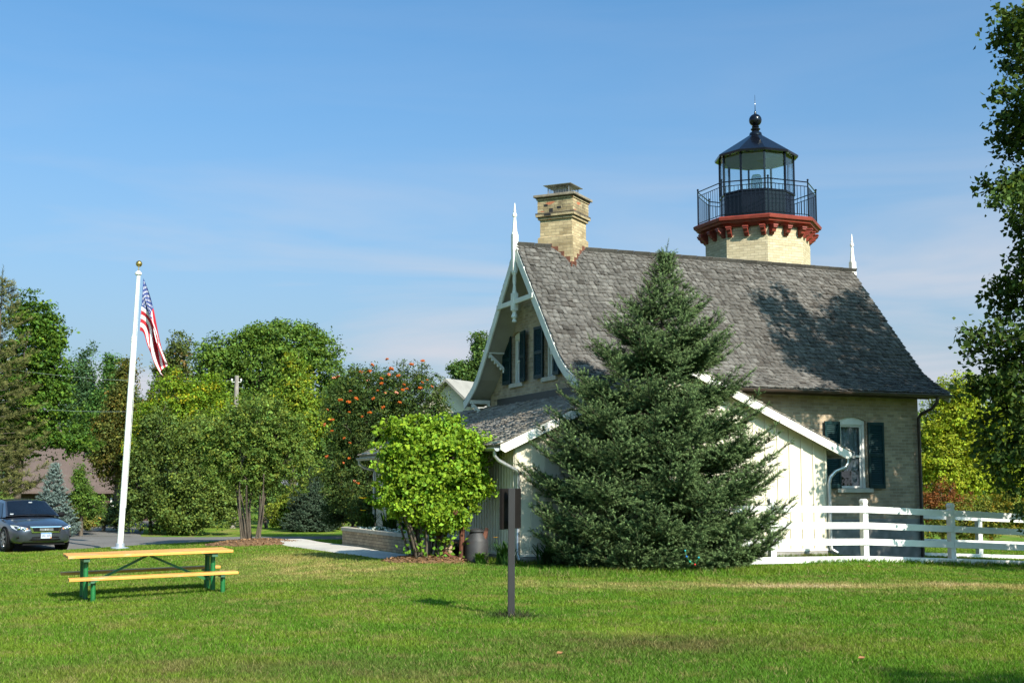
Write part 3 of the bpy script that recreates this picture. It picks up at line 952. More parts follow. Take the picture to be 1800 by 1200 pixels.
def wall_with_openings(name, mats, parent, xs_, top, bottom, openings, mapf, depth=0.28, reveal_m=0):
    "vertical strips between break points; openings are (x0,x1,z0,z1[,rise]) with an arched head when rise is given"
    mb = MB()
    bps = sorted(set(list(xs_) + [x for o in openings for x in np.linspace(o[0], o[1], 9 if len(o) > 4 else 2)]))
    for a, b_ in zip(bps[:-1], bps[1:]):
        if b_ - a < 1e-6: continue
        mid = (a + b_) / 2
        op = next((o for o in openings if o[0] < mid < o[1]), None)
        ta, tb = top(a), top(b_)
        def head(x, o):
            if len(o) < 5: return o[3]
            k = (x - (o[0] + o[1]) / 2) / ((o[1] - o[0]) / 2)
            return o[3] - o[4] * k * k
        def strip(z0a, z0b, z1a, z1b):
            for dd in (0.0, depth):
                mb.quad(mapf(a, dd, z0a), mapf(b_, dd, z0b), mapf(b_, dd, z1b), mapf(a, dd, z1a))
        if op is None:
            strip(bottom, bottom, ta, tb)
        else:
            ha, hb = head(a, op), head(b_, op)
            strip(bottom, bottom, op[2], op[2]); strip(ha, hb, ta, tb)
            mb.quad(mapf(a, 0, ha), mapf(b_, 0, hb), mapf(b_, depth, hb), mapf(a, depth, ha))
            mb.quad(mapf(a, 0, op[2]), mapf(b_, 0, op[2]), mapf(b_, depth, op[2]), mapf(a, depth, op[2]))
            for x, hh in ((op[0], ha), (op[1], hb)):
                if abs(x - a) < 1e-6 or abs(x - b_) < 1e-6:
                    hx = head(x, op)
                    mb.quad(mapf(x, 0, op[2]), mapf(x, depth, op[2]), mapf(x, depth, hx), mapf(x, 0, hx))
    return mb.build(name, mats, parent, fix=False)

GAB = [(4.10, 4.72, 4.03, 5.31, 0.07), (2.02, 2.64, 4.03, 5.31, 0.07)]
FRO = [(6.40, 7.16, 1.45, 3.12, 0.09)]
wv = [0, 0.15, 0.48, 0.8, 3.14, HWD - 0.8, HWD - 0.48, HWD - 0.15, HWD]
BM = MATS['cream_brick']
wall_with_openings('wall', BM, house, wv, lambda v: roof_h(v) - 0.10, 0.72, GAB, lambda v, d, h: (d, v, h))
wall_with_openings('wall', BM, house, [0, HL], lambda u: 3.85, 0.72, FRO, lambda u, d, h: (u, d, h))
wall_with_openings('wall', BM, house, wv, lambda v: roof_h(v) - 0.10, 0.72, [], lambda v, d, h: (HL - d, v, h))
wall_with_openings('wall', BM, house, [0, HL], lambda u: 3.85, 0.72, [], lambda u, d, h: (u, HWD - d, h))
MB().box(-0.035, HL + 0.035, -0.035, HWD + 0.035, -1.2, 0.72).build('foundation', MATS['foundation_stone'], house)
# brick lintel arches
def arch(parent, mapf, o, m):
    mb = MB()
    c = (o[0] + o[1]) / 2; hw_ = (o[1] - o[0]) / 2 + 0.10
    k = 15
    for i in range(k):
        a = -1 + 2 * i / k; b_ = -1 + 2 * (i + 1) / k - 0.02
        za = o[3] - o[4] * a * a * 1.2; zb = o[3] - o[4] * b_ * b_ * 1.2
        pts = [(c + hw_ * a, za), (c + hw_ * b_, zb), (c + hw_ * b_ * 1.09, zb + 0.22), (c + hw_ * a * 1.09, za + 0.22)]
        mb.prism([mapf(x, -0.006, z) for x, z in pts], Vector(mapf(0, 0.02, 0)) - Vector(mapf(0, 0, 0)))
    return mb.build('lintel', m, parent, bevel=0.003)
gm = lambda v, d, h: (d, v, h)
fm = lambda u, d, h: (u, d, h)
for o in GAB: arch(house, gm, o, BM)
for o in FRO: arch(house, fm, o, BM)

def sash_window(parent, mapf, o, sill_pad=0.13, curtain=False, flip=1):
    x0, x1, z0, z1, rise = o
    def bx(mb, a, b_, d0, d1, z0_, z1_): 
        p = [mapf(a, d0, z0_), mapf(b_, d0, z0_), mapf(b_, d1, z0_), mapf(a, d1, z0_), mapf(a, d0, z1_), mapf(b_, d0, z1_), mapf(b_, d1, z1_), mapf(a, d1, z1_)]
        mb.add(p, MB.BOXF)
    mb = MB()
    fw = 0.07
    bx(mb, x0, x0 + fw, 0.07, 0.16, z0, z1 - rise); bx(mb, x1 - fw, x1, 0.07, 0.16, z0, z1 - rise)
    c = (x0 + x1) / 2
    top = []
    for k in range(9):
        q = -1 + k / 4
        top.append((c + (x1 - x0) / 2 * q, z1 - rise * q * q))
    pts = [(x0 + 0.001, z1 - rise - 0.10), (x1 - 0.001, z1 - rise - 0.10)] + top[::-1]
    mb.prism([mapf(x, 0.06, z) for x, z in pts], Vector(mapf(0, 0.10, 0)) - Vector(mapf(0, 0, 0)))
    f = mb.build('window', MATS['gable_trim'] if not curtain else MATS['sash_white'], parent, bevel=0.006)
    zt = z1 - rise - 0.10; zm = (z0 + zt) / 2
    mb = MB()
    for (a, b_, d) in ((z0, zm + 0.02, 0.125), (zm - 0.02, zt, 0.100)):
        bx(mb, x0 + fw, x0 + fw + 0.045, d, d + 0.035, a, b_); bx(mb, x1 - fw - 0.045, x1 - fw, d, d + 0.035, a, b_)
        bx(mb, x0 + fw + 0.045, x1 - fw - 0.045, d, d + 0.035, a, a + 0.05); bx(mb, x0 + fw + 0.045, x1 - fw - 0.045, d, d + 0.035, b_ - 0.045, b_)
    mb.build('sash', MATS['sash_white'], f, bevel=0.004)
    mb = MB()
    bx(mb, x0 + fw + 0.045, x1 - fw - 0.045, 0.142, 0.146, z0 + 0.05, zm); bx(mb, x0 + fw + 0.045, x1 - fw - 0.045, 0.116, 0.120, zm + 0.001, zt - 0.05)
    mb.build('pane', MATS['window_glass'], f)
    mb = MB(); bx(mb, x0 - sill_pad, x1 + sill_pad, -0.06, 0.10, z0 - 0.11, z0 - 0.002)
    mb.build('sill', MATS['sill_stone'], f, bevel=0.01)
    if curtain:
        mb = MB()
        n = 46
        zb = z0 + 0.42
        for (za_, zb_, dd) in ((zb, z1, 0.24), (z0, zb + 0.02, 0.27)):
            if dd == 0.27: rng_x = [(x1 - 0.24, x1 - 0.02)]
            else: rng_x = [(x0, x1)]
            for (xa, xb) in rng_x:
                for i in range(n):
                    a = xa + (xb - xa) * i / n; b_ = xa + (xb - xa) * (i + 1) / n
                    w1 = 0.018 * math.sin(i * 0.9); w2 = 0.018 * math.sin((i + 1) * 0.9)
                    sc = 0.03 * math.sin(i * 1.3)
                    mb.quad(mapf(a, dd + w1, za_ + sc), mapf(b_, dd + w2, za_ + 0.03 * math.sin((i + 1) * 1.3)), mapf(b_, dd + w2, zb_), mapf(a, dd + w1, zb_))
        mb.build('curtain', MATS['curtain'], f, fix=False)
    return f
for o in GAB: sash_window(house, gm, o)
sash_window(house, fm, FRO[0], 0.13, True)
MB().box(0.45, HL - 0.45, 0.6, HWD - 0.6, 0.8, 3.7).box(0.5, HL - 0.5, 1.4, HWD - 1.4, 3.7, 4.9).build('interior', MATS['inside_dark'], house)

def shutter(parent, hinge, dirv, wd, z0, z1, nrm):
    "louvred leaf hinged at a point, opening along dirv"
    mb = MB()
    d = Vector(dirv).normalized(); n_ = Vector(nrm).normalized()
    h = Vector(hinge)
    def bx(a, b_, c0, c1, za, zb):
        P = lambda s_, t_, z_: tuple(h + d * s_ + n_ * t_ + Vector((0, 0, z_)))
        mb.add([P(a, c0, za), P(b_, c0, za), P(b_, c1, za), P(a, c1, za), P(a, c0, zb), P(b_, c0, zb), P(b_, c1, zb), P(a, c1, zb)], MB.BOXF)
    st = 0.05
    bx(0, st, 0, 0.035, z0, z1); bx(wd - st, wd, 0, 0.035, z0, z1)
    zm = (z0 + z1) / 2
    for a, b_ in ((z0, z0 + 0.09), (zm - 0.04, zm + 0.04), (z1 - 0.07, z1)): bx(st, wd - st, 0.001, 0.034, a, b_)
    for za, zb in ((z0 + 0.09, zm - 0.04), (zm + 0.04, z1 - 0.07)):
        k = int((zb - za) / 0.042)
        for i in range(k):
            z = za + (zb - za) * i / k
            P = lambda s_, t_, z_: tuple(h + d * s_ + n_ * t_ + Vector((0, 0, z_)))
            mb.add([P(st, 0.030, z), P(wd - st, 0.030, z), P(wd - st, 0.006, z + 0.045), P(st, 0.006, z + 0.045), P(st, 0.024, z - 0.006), P(wd - st, 0.024, z - 0.006), P(wd - st, 0.0, z + 0.039), P(st, 0.0, z + 0.039)], [(0, 1, 2, 3), (4, 7, 6, 5), (0, 4, 5, 1), (1, 5, 6, 2), (2, 6, 7, 3), (3, 7, 4, 0)])
    return mb.build('shutter', MATS['shutter_green'], parent)
for (v0, v1, z0, z1, _) in GAB:
    shutter(house, (-0.03, v1 + 0.02, 0), (-0.10, 1, 0), 0.44, 4.02, 5.27, (-1, -0.10, 0))
    shutter(house, (-0.03, v0 - 0.02, 0), (-0.14, -1, 0), 0.44, 4.02, 5.27, (-1, 0.14, 0))
shutter(house, (6.38, -0.03, 0), (-1, -0.04, 0), 0.44, 1.44, 3.0, (0, -1, 0))
shutter(house, (7.18, -0.03, 0), (1, -0.04, 0), 0.44, 1.44, 3.0, (0, -1, 0))

# roof: boarded deck, separate shingles, ridge boards
def offset_profile(pr, t):
    pr = np.array(pr, float); out = []
    for i in range(len(pr)):
        a = pr[max(0, i - 1)]; b_ = pr[min(len(pr) - 1, i + 1)]
        d = (b_ - a) / np.linalg.norm(b_ - a)
        n_ = np.array([d[1], -d[0]])
        if n_[1] > 0: n_ = -n_
        out.append(tuple(pr[i] + n_ * t))
    return out
CHU, CHV = 0.80, 3.36
def chim_skip(u, v): return abs(u - CHU) + abs(v - CHV) < 0.55
mb = MB()
lo_f = offset_profile(PROF, 0.09); lo_b = [(HWD - v, h) for v, h in lo_f]
lo_f[-1] = (3.14, 7.27 - 0.13)
for pr, lo in ((PROF, lo_f), (BPROF, [(HWD - v, h) for v, h in lo_f])):
    for i in range(len(pr) - 1):
        a, b_ = pr[i], pr[i + 1]; c_, d_ = lo[i], lo[i + 1]
        k = 0.008
        mb.prism([(-OV, a[0], a[1] - k), (-OV, b_[0], b_[1] - k), (-OV, d_[0], d_[1]), (-OV, c_[0], c_[1])], (HL + 2 * OV, 0, 0))
roof = mb.build('roof', MATS['soffit'], house, fix=True)
SH = [(0.104, 0.098, 0.092), (0.134, 0.128, 0.121), (0.066, 0.060, 0.055)]
shingles('roof_shingles', PROF, -OV - 0.02, HL + OV + 0.02, (0, 1, 2), roof, 0.140, 0.085, 0.19, 0.026, SH, chim_skip, ragged=0.020)
bs = shingles('roof_shingles', [(v, h) for v, h in BPROF], -OV - 0.02, HL + OV + 0.02, (0, 1, 2), roof, 0.172, 0.12, 0.26, 0.017, SH, chim_skip)
mb = MB(); mb2 = MB(); mb3 = MB(); mb4 = MB()
u = -OV
while u < HL + OV - 0.2:
    if abs(u + 0.2 - CHU) > 0.62:
        c = np.array(SH[0]) * (1 + 0.15 * rng.normal())
        (mb if u < CHU else mb3).beam((u, 3.07, 7.255), (u + 0.44, 3.07, 7.262), 0.015, 0.17, (0, -0.8, 1), 0, tuple(c))
        (mb2 if u < CHU else mb4).beam((u, 3.21, 7.255), (u + 0.44, 3.21, 7.262), 0.015, 0.17, (0, 0.8, 1), 0, tuple(c))
    u += 0.45
mb.build('ridge_cap', MATS['shingle'], roof); mb3.build('ridge_cap', MATS['shingle'], roof); mb4.build('ridge_cap', MATS['shingle'], roof); mb2.build('ridge_cap', MATS['shingle'], roof)

# verge boards and the stick-style gable truss
def profile_band(prof, t0, t1, u0, u1, name, m, parent):
    a = offset_profile(prof, t0); b_ = offset_profile(prof, t1)
    mb = MB()
    for i in range(len(prof) - 1):
        mb.prism([(u0, *a[i]), (u0, *a[i + 1]), (u0, *b_[i + 1]), (u0, *b_[i])], (u1 - u0, 0, 0))
    return mb.build(name, m, parent)
GT = MATS['gable_trim']
for pr in (PROF, BPROF):
    profile_band(pr, 0.012, 0.215, -OV - 0.035, -OV + 0.003, 'verge_board', GT, house)
    profile_band(pr, 0.012, 0.215, HL + OV - 0.003, HL + OV + 0.035, 'verge_board', GT, house)
    profile_band(pr, 0.10, 0.15, -OV + 0.006, -0.003, 'soffit', MATS['soffit'], house)
def truss(uo, sgn):
    ui = uo
    mb = MB()
    mb.beam((ui, 1.99, 5.87), (ui, 4.29, 5.87), 0.055, 0.12)
    mb.build('collar_beam', GT, house, bevel=0.01)
    mb = MB()
    z = lambda q: q
    mb.box(ui - 0.065, ui + 0.065, 3.075, 3.205, 6.62, 7.12)
    mb.lathe([(0.07, 6.62), (0.075, 6.58), (0.045, 6.52), (0.05, 6.38), (0.035, 6.28), (0.05, 6.14), (0.065, 6.08)], ui, 3.14, 10)
    mb.box(ui - 0.07, ui + 0.07, 3.07, 3.21, 5.66, 6.08)
    mb.lathe([(0.06, 5.66), (0.045, 5.60), (0.07, 5.55), (0.075, 5.50), (0.04, 5.45), (0.06, 5.41), (0.055, 5.38), (0.01, 5.36)], ui, 3.14, 10)
    mb.build('king_post', GT, house, smooth=True, angle=30)
    f = MB()
    f.box(ui - 0.068, ui + 0.068, 3.072, 3.208, 7.12, 7.52)
    f.lathe([(0.080, 7.52), (0.060, 7.60), (0.034, 7.92), (0.028, 7.94), (0.050, 7.96), (0.056, 8.0), (0.042, 8.04), (0.024, 8.06), (0.032, 8.08), (0.010, 8.28), (0.003, 8.30)], ui, 3.14, 8, PI / 8)
    f.build('finial', MATS['white_trim'], house)
truss(-OV - 0.04, -1)
truss(HL + OV + 0.04, 1)
for v, h in ((5.12, 4.86), (1.16, 4.86), (6.36, 3.66), (-0.08, 3.66)):
    mb = MB()
    mb.beam((-OV, v, h), (-0.002, v, h), 0.07, 0.10)
    mb.beam((-OV + 0.05, v, h - 0.06), (-0.02, v, h - 0.50), 0.06, 0.075)
    for k in range(6):
        q = (k + 0.5) / 6
        mb.sphere((-OV + 0.05 + (OV - 0.07) * q - 0.03, v, h - 0.06 - 0.44 * q - 0.035), 0.035, 8, 5)
    mb.beam((-0.035, v, h - 0.6), (-0.035, v, h - 0.05), 0.07, 0.065, (1, 0, 0))
    mb.build('bracket', GT, house)

# eave trim, gutters and rain pipes
def half_round(mb, a, b_, r, n=8, th=0.006):
    a = Vector(a); b_ = Vector(b_); d = (b_ - a).normalized(); s_ = d.cross(Vector((0, 0, 1))).normalized()
    for rr in (r, r - th):
        for k in range(n):
            t0 = PI * k / n; t1 = PI * (k + 1) / n
            p = lambda t, o: o + s_ * (rr * math.cos(t)) - Vector((0, 0, rr * math.sin(t)))
            mb.quad(p(t0, a), p(t0, b_), p(t1, b_), p(t1, a))
    for o in (a, b_):
        mb.add([o + s_ * (r * math.cos(PI * k / n)) - Vector((0, 0, r * math.sin(PI * k / n))) for k in range(n + 1)], [tuple(range(n + 1))])
    for sg in (1, -1): mb.tube([a + s_ * r * sg, b_ + s_ * r * sg], 0.009, 6)
    return mb
MB().box(-0.02, HL + 0.02, -0.40, -0.36, 3.56, 3.68).box(-OV, HL + OV, -0.36, -0.0, 3.60, 3.62).build('eave_board', MATS['gutter_dark'], house)
half_round(MB(), (-OV, -0.59, 3.655), (HL + OV, -0.59, 3.655), 0.062).build('gutter', MATS['gutter_dark'], house, fix=False)
half_round(MB(), (-OV, HWD + 0.59, 3.655), (HL + OV, HWD + 0.59, 3.655), 0.062).build('gutter', MATS['gutter_steel'], house, fix=False)
mb = MB()
mb.tube([(HL + 0.10, -0.59, 3.60), (HL + 0.10, -0.58, 3.48), (HL + 0.06, -0.44, 3.34), (HL - 0.02, -0.14, 3.22), (HL - 0.05, -0.075, 3.12), (HL - 0.05, -0.075, 1.5), (HL - 0.05, -0.075, -0.35)], 0.042, 10)
for z in (2.9, 1.7, 0.6): mb.tube([(HL - 0.05, -0.075, z), (HL - 0.05, -0.075, z + 0.03)], 0.05, 10)
mb.build('downspout', MATS['gutter_dark'], house, smooth=True)

# chimney set cornerwise on the ridge
ch = bpy.data.objects.new('chimney', None); COL.objects.link(ch); ch.parent = house
ch.location = (CHU, CHV, 0); ch.rotation_euler = (0, 0, R(41.5))
def sq(mb, a, z0, z1): return mb.box(-a * 1.1, a * 1.1, -a * 1.1, a * 1.1, z0, z1)
mb = MB(); sq(mb, 0.43, 6.2, 7.52); mb.lathe([(0.43 * 1.1 * 1.41421, 7.52), (0.39 * 1.1 * 1.41421, 7.56)], 0, 0, 4, PI / 4); sq(mb, 0.39, 7.56, 7.98)
mb.build('chimney_shaft', MATS['chimney_brick'], ch)
mb = MB(); sq(mb, 0.43, 7.98, 8.05); sq(mb, 0.47, 8.05, 8.13); sq(mb, 0.435, 8.13, 8.47); sq(mb, 0.455, 8.47, 8.53)
mb.build('chimney_head', MATS['chimney_top_brick'], ch)
mb = MB(); sq(mb, 0.474, 8.115, 8.14); sq(mb, 0.434, 8.035, 8.05); sq(mb, 0.459, 8.50, 8.525); mb.build('sooty_course', MATS['soot'], ch)
sq(MB(), 0.51, 8.53, 8.595).build('chimney_cap', MATS['cap_concrete'], ch, bevel=0.012)
for bx_ in ((-0.28, -0.10, -0.520, -0.46, 8.06, 8.12), (-0.16, -0.06, -0.4815, -0.46, 8.13, 8.24), (-0.30, -0.20, -0.4815, -0.46, 8.30, 8.36), (0.05, 0.16, -0.4815, -0.46, 8.22, 8.28)):
    MB().box(bx_[2], bx_[3], -bx_[1], -bx_[0], bx_[4], bx_[5]).build('missing_brick', MATS['inside_dark'], ch)
mb = MB()
sq(mb, 0.16, 8.60, 8.78)
for sx in (-1, 1):
    for sy in (-1, 1): mb.beam((sx * 0.28, sy * 0.28, 8.595), (sx * 0.28, sy * 0.28, 8.86), 0.02, 0.02)
for i in range(9):
    q = -0.27 + 0.54 * i / 8
    for sg in (-1, 1):
        mb.beam((q, sg * 0.28, 8.6), (q, sg * 0.28, 8.85), 0.006, 0.006); mb.beam((sg * 0.28, q, 8.6), (sg * 0.28, q, 8.85), 0.006, 0.006)
mb.lathe([(0.37 * 1.414, 8.85), (0.375 * 1.414, 8.865), (0.05, 8.91)], 0, 0, 4, PI / 4)
mb.build('spark_arrestor', MATS['mesh_steel'], ch)
mb = MB()
for k in range(7):
    for sg in (0, 1):
        q = -0.48 + 0.96 * k / 6.0
        # stepped flashing follows the roof slope along the two down-slope faces
        a, b_ = q - 0.08, q + 0.08
        fx = 0.475
        lx, ly = (q, -fx) if sg == 0 else (-fx, q)
        dv = lx * math.sin(R(41.5)) + ly * math.cos(R(41.5))
        hz = roof_h(CHV + dv) if CHV + dv < 3.14 else 7.27 - (CHV + dv - 3.14) * 1.13
        if sg == 0: mb.box(a, b_, -fx - 0.006, -fx + 0.02, hz - 0.25, hz + 0.12)
        else: mb.box(-fx - 0.006, -fx + 0.02, a, b_, hz - 0.25, hz + 0.12)
mb.build('flashing', MATS['rust_flashing'], ch)

# ---------------------------------------------------------------- white board-and-batten annex
annex = thing('wooden_annex', 'white board and batten gabled annex with shingled roof joined to the brick house', 'annex', (HX, HY, HZ), HT)
AR, AH = 1.41, 4.18
AUL, AUR, AV0 = -2.62, 5.80, -1.22
ah = lambda u: AH - (0.466 * (AR - u) if u < AR else 0.440 * (u - AR))
WL, WR, WV = -2.20, 5.34, -0.95
AW = MATS['annex_wall']
wall_with_openings('wall', AW, annex, [WL, AR, WR], lambda u: ah(u) - 0.12, 0.10, [], lambda u, d, h: (u, WV + d, h), 0.12)
mb = MB(); mb.box(WL, WL + 0.10, WV + 0.125, 9.45, 0.10, ah(WL) - 0.12); mb.build('wall', AW, annex)
mb = MB(); mb.box(WR - 0.10, WR, WV + 0.125, -0.04, 0.10, ah(WR) - 0.12); mb.build('wall', AW, annex)
mb = MB(); mb.box(WL + 0.11, -0.01, 9.33, 9.45, 0.10, 2.45); mb.build('wall', AW, annex)
mb = MB()
u = WL + 0.05
while u < WR:
    mb.box(u - 0.024, u + 0.024, WV - 0.022, WV + 0.002, 0.12, ah(u) - 0.15); u += 0.31
mb.build('batten', AW, annex)
mb = MB()
v = WV + 0.05
while v < 9.4:
    mb.box(WL - 0.016, WL + 0.002, v - 0.015, v + 0.015, 0.12, ah(WL) - 0.14); v += 0.155
mb.build('batten', AW, annex)
MB().box(WL - 0.03, WR + 0.03, WV - 0.03, 9.48, -0.9, 0.06).build('foundation', MATS['foundation_stone'], annex)
MB().box(WL - 0.04, WL, WV - 0.02, 9.4, 0.07, 0.12).box(WL - 0.03, WR + 0.03, WV - 0.04, WV, 0.07, 0.12).build('base_board', MATS['white_trim'], annex)
mb = MB()
def slab(u0, u1, v0, v1, t=0.07):
    mb.prism([(u0, v0, ah(u0)), (u1, v0, ah(u1)), (u1, v0, ah(u1) - t), (u0, v0, ah(u0) - t)], (0, v1 - v0, 0))
slab(AUL, 0.0, AV0, 9.75); slab(0.0, AR, AV0, 0.32); slab(AR, AUR, AV0, 0.02)
aroof = mb.build('roof', MATS['soffit'], annex)
SH2 = [(0.27, 0.24, 0.205), (0.34, 0.31, 0.27), (0.18, 0.155, 0.13)]
# rows run along v, so the profile is in u and the course direction in v
shingles('roof_shingles', [(AUL - 0.02, ah(AUL - 0.02)), (0.0, ah(0.0))], AV0 - 0.03, 9.77, (1, 0, 2), aroof, 0.135, 0.08, 0.2, 0.020, SH2, ragged=0.016)
shingles('roof_shingles', [(0.0, ah(0.0)), (AR, AH)], AV0 - 0.03, 0.32, (1, 0, 2), aroof, 0.135, 0.08, 0.2, 0.020, SH2, ragged=0.016)
shingles('roof_shingles', [(AUR + 0.02, ah(AUR + 0.02)), (AR, AH)], AV0 - 0.03, 0.05, (1, 0, 2), aroof, 0.135, 0.08, 0.2, 0.020, SH2, ragged=0.016)
for sg in (-1, 1):
    e = AUL if sg < 0 else AUR
    mb = MB()
    t = 0.19
    mb.prism([(e, AV0 - 0.03, ah(e) - 0.012), (AR, AV0 - 0.03, AH - 0.012), (AR, AV0 - 0.03, AH - t), (e + sg * -0.10, AV0 - 0.03, ah(e) - t + 0.03), (e, AV0 - 0.03, ah(e) - 0.10)], (0, 0.04, 0))
    mb.build('verge_board', MATS['white_trim'], annex)
MB().box(AUL + 0.02, WL - 0.01, AV0 + 0.02, 9.6, ah(WL) - 0.155, ah(WL) - 0.13).build('soffit', MATS['white_trim'], annex)
MB().box(WR + 0.01, AUR - 0.02, AV0 + 0.02, -0.03, ah(WR) - 0.155, ah(WR) - 0.13).build('soffit', MATS['white_trim'], annex)
MB().beam((-0.012, 0.6, ah(0) + 0.075), (-0.012, 5.75, ah(0) + 0.075), 0.02, 0.20).build('flashing', MATS['lead_flashing'], annex)
GS = MATS['gutter_steel']
gz_ = ah(AUL) - 0.075
half_round(MB(), (AUL - 0.055, AV0 + 0.02, gz_), (AUL - 0.055, 9.7, gz_ - 0.02), 0.062).build('gutter', GS, annex, fix=False)
half_round(MB(), (AUR + 0.055, AV0 - 0.02, ah(AUR) - 0.075), (AUR + 0.055, 0.0, ah(AUR) - 0.075), 0.062).build('gutter', GS, annex, fix=False)
mb = MB()
mb.tube([(AUL - 0.05, WV - 0.10, gz_ - 0.05), (AUL - 0.05, WV - 0.10, gz_ - 0.15), (AUL + 0.04, WV - 0.09, gz_ - 0.24), (WL - 0.12, WV - 0.07, gz_ - 0.37), (WL + 0.03, WV - 0.065, gz_ - 0.44), (WL + 0.05, WV - 0.06, gz_ - 0.54), (WL + 0.05, WV - 0.06, 0.12), (WL + 0.05, WV - 0.16, 0.0)], 0.040, 10)
mb.build('downspout', GS, annex, smooth=True)
mb = MB()
mb.tube([(AUL - 0.05, 9.6, gz_ - 0.06), (AUL - 0.05, 9.6, gz_ - 0.16), (AUL + 0.10, 9.55, gz_ - 0.28), (WL - 0.05, 9.5, gz_ - 0.34), (WL - 0.05, 9.5, gz_ - 0.45), (WL - 0.05, 9.5, -0.1)], 0.040, 10)
mb.build('downspout', GS, annex, smooth=True)
mb = MB()
gr = ah(AUR) - 0.10
mb.tube([(AUR + 0.03, WV - 0.10, gr - 0.02), (AUR + 0.03, WV - 0.10, gr - 0.13), (AUR - 0.04, WV - 0.10, gr - 0.24), (WR + 0.16, WV - 0.09, gr - 0.33), (WR + 0.02, WV - 0.085, gr - 0.46), (WR - 0.01, WV - 0.08, gr - 0.60), (WR - 0.01, WV - 0.08, 0.22), (WR + 0.0, WV - 0.10, 0.10), (WR + 0.12, WV - 0.16, 0.03)], 0.042, 10)
mb.build('downspout', GS, annex, smooth=True)

# ---------------------------------------------------------------- octagonal light tower
TX, TY = 7.06, 35.2
tower = thing('lighthouse_tower', 'octagonal cream brick light tower with red gallery cornice and black lantern', 'lighthouse', (TX, TY, 0), HT)
A8 = R(-90 + 22.5)
MB().lathe([(1.50, -1.0), (1.50, 8.72)], 0, 0, 8, A8).build('shaft', MATS['tower_brick'], tower)
# corbelled cornice
mb = MB()
mb.lathe([(1.50, 8.715), (1.60, 8.72), (1.64, 8.77), (1.75, 8.80), (1.77, 8.85), (1.83, 8.875), (1.85, 8.95), (1.80, 8.985), (1.0, 8.99)], 0, 0, 8, A8)
cor = mb.build('gallery', MATS['cornice_red'], tower)
def corbel(ang, rr):
    mb = MB()
    d = Vector((math.cos(ang), math.sin(ang), 0)); s_ = Vector((-math.sin(ang), math.cos(ang), 0))
    def P(r, z, q): return tuple(d * r + s_ * q + Vector((0, 0, z)))
    prof = [(rr - 0.03, 8.70), (rr + 0.24, 8.70), (rr + 0.24, 8.62), (rr + 0.18, 8.575), (rr + 0.16, 8.52), (rr + 0.09, 8.50), (rr + 0.06, 8.45), (rr - 0.03, 8.43)]
    mb.prism([P(r, z, -0.06) for r, z in prof], s_ * 0.12)
    mb.prism([P(r, z, -0.075) for r, z in [(rr - 0.02, 8.705), (rr + 0.26, 8.705), (rr + 0.26, 8.665), (rr - 0.02, 8.665)]], s_ * 0.15)
    mb.build('corbel', MATS['cornice_red'], tower)
ap = 1.50 * math.cos(R(22.5))
for k in range(8):
    an = A8 + R(45) * k
    corbel(an + R(22.5), ap)
    for sg in (-1, 1):
        mid = an + R(22.5)
        # pairs beside each corner, standing on the flat faces
        d = Vector((math.cos(mid), math.sin(mid), 0)); s_ = Vector((-math.sin(mid), math.cos(mid), 0))
        off = s_ * (sg * 0.47)
        mb = MB()
        prof = [(ap - 0.03, 8.70), (ap + 0.24, 8.70), (ap + 0.24, 8.62), (ap + 0.18, 8.575), (ap + 0.16, 8.52), (ap + 0.09, 8.50), (ap + 0.06, 8.45), (ap - 0.03, 8.43)]
        P = lambda r, z, q: tuple(d * r + s_ * q + off + Vector((0, 0, z)))
        mb.prism([P(r, z, -0.06) for r, z in prof], s_ * 0.12)
        mb.prism([P(r, z, -0.075) for r, z in [(ap - 0.02, 8.705), (ap + 0.26, 8.705), (ap + 0.26, 8.665), (ap - 0.02, 8.665)]], s_ * 0.15)
        mb.build('corbel', MATS['cornice_red'], tower)
# railing
LB = MATS['lantern_black']
RR = 1.70
pts = [Vector((RR * math.cos(A8 + R(45) * k), RR * math.sin(A8 + R(45) * k), 0)) for k in range(8)]
mb = MB()
for k in range(8):
    a, b_ = pts[k], pts[(k + 1) % 8]
    for z, r in ((9.06, 0.011), (9.86, 0.011), (9.985, 0.016)):
        mb.tube([a + Vector((0, 0, z)), b_ + Vector((0, 0, z))], r, 6)
    nb_ = 11
    for i in range(1, nb_):
        p = a.lerp(b_, i / nb_)
        mb.tube([p + Vector((0, 0, 9.06)), p + Vector((0, 0, 9.86))], 0.0085, 5)
rail = mb.build('railing', LB, tower)
for p in pts:
    mb = MB()
    mb.tube([p + Vector((0, 0, 8.985)), p + Vector((0, 0, 10.03))], 0.021, 8); mb.sphere((p.x, p.y, 10.05), 0.032, 8, 6)
    mb.build('post', LB, rail)
# lantern
LT = bpy.data.objects.new('lantern', None); COL.objects.link(LT); LT.parent = tower
A10 = R(-89.0) - HT
LR = 1.06
ring = [Vector((math.cos(A10 + R(36) * k), math.sin(A10 + R(36) * k), 0)) for k in range(10)]
mb = MB(); mb.lathe([(LR, 8.99), (LR, 9.80), (LR + 0.03, 9.81), (LR + 0.03, 9.86), (LR - 0.04, 9.87)], 0, 0, 10, A10)
mb.build('parapet', LB, LT)
for k in range(10):
    p = ring[k] * LR
    MB().beam(p + Vector((0, 0, 9.86)), p + Vector((0, 0, 10.93)), 0.05, 0.05, tuple(ring[k])).build('glazing_bar', LB, LT)
mb = MB()
for k in range(10):
    a, b_ = ring[k] * (LR - 0.01), ring[(k + 1) % 10] * (LR - 0.01)
    mb.prism([a + Vector((0, 0, 9.87)), b_ + Vector((0, 0, 9.87)), b_ + Vector((0, 0, 10.92)), a + Vector((0, 0, 10.92))], -(a + b_).normalized() * 0.008)
mb.build('pane', MATS['lantern_glass'], LT)
mb = MB()
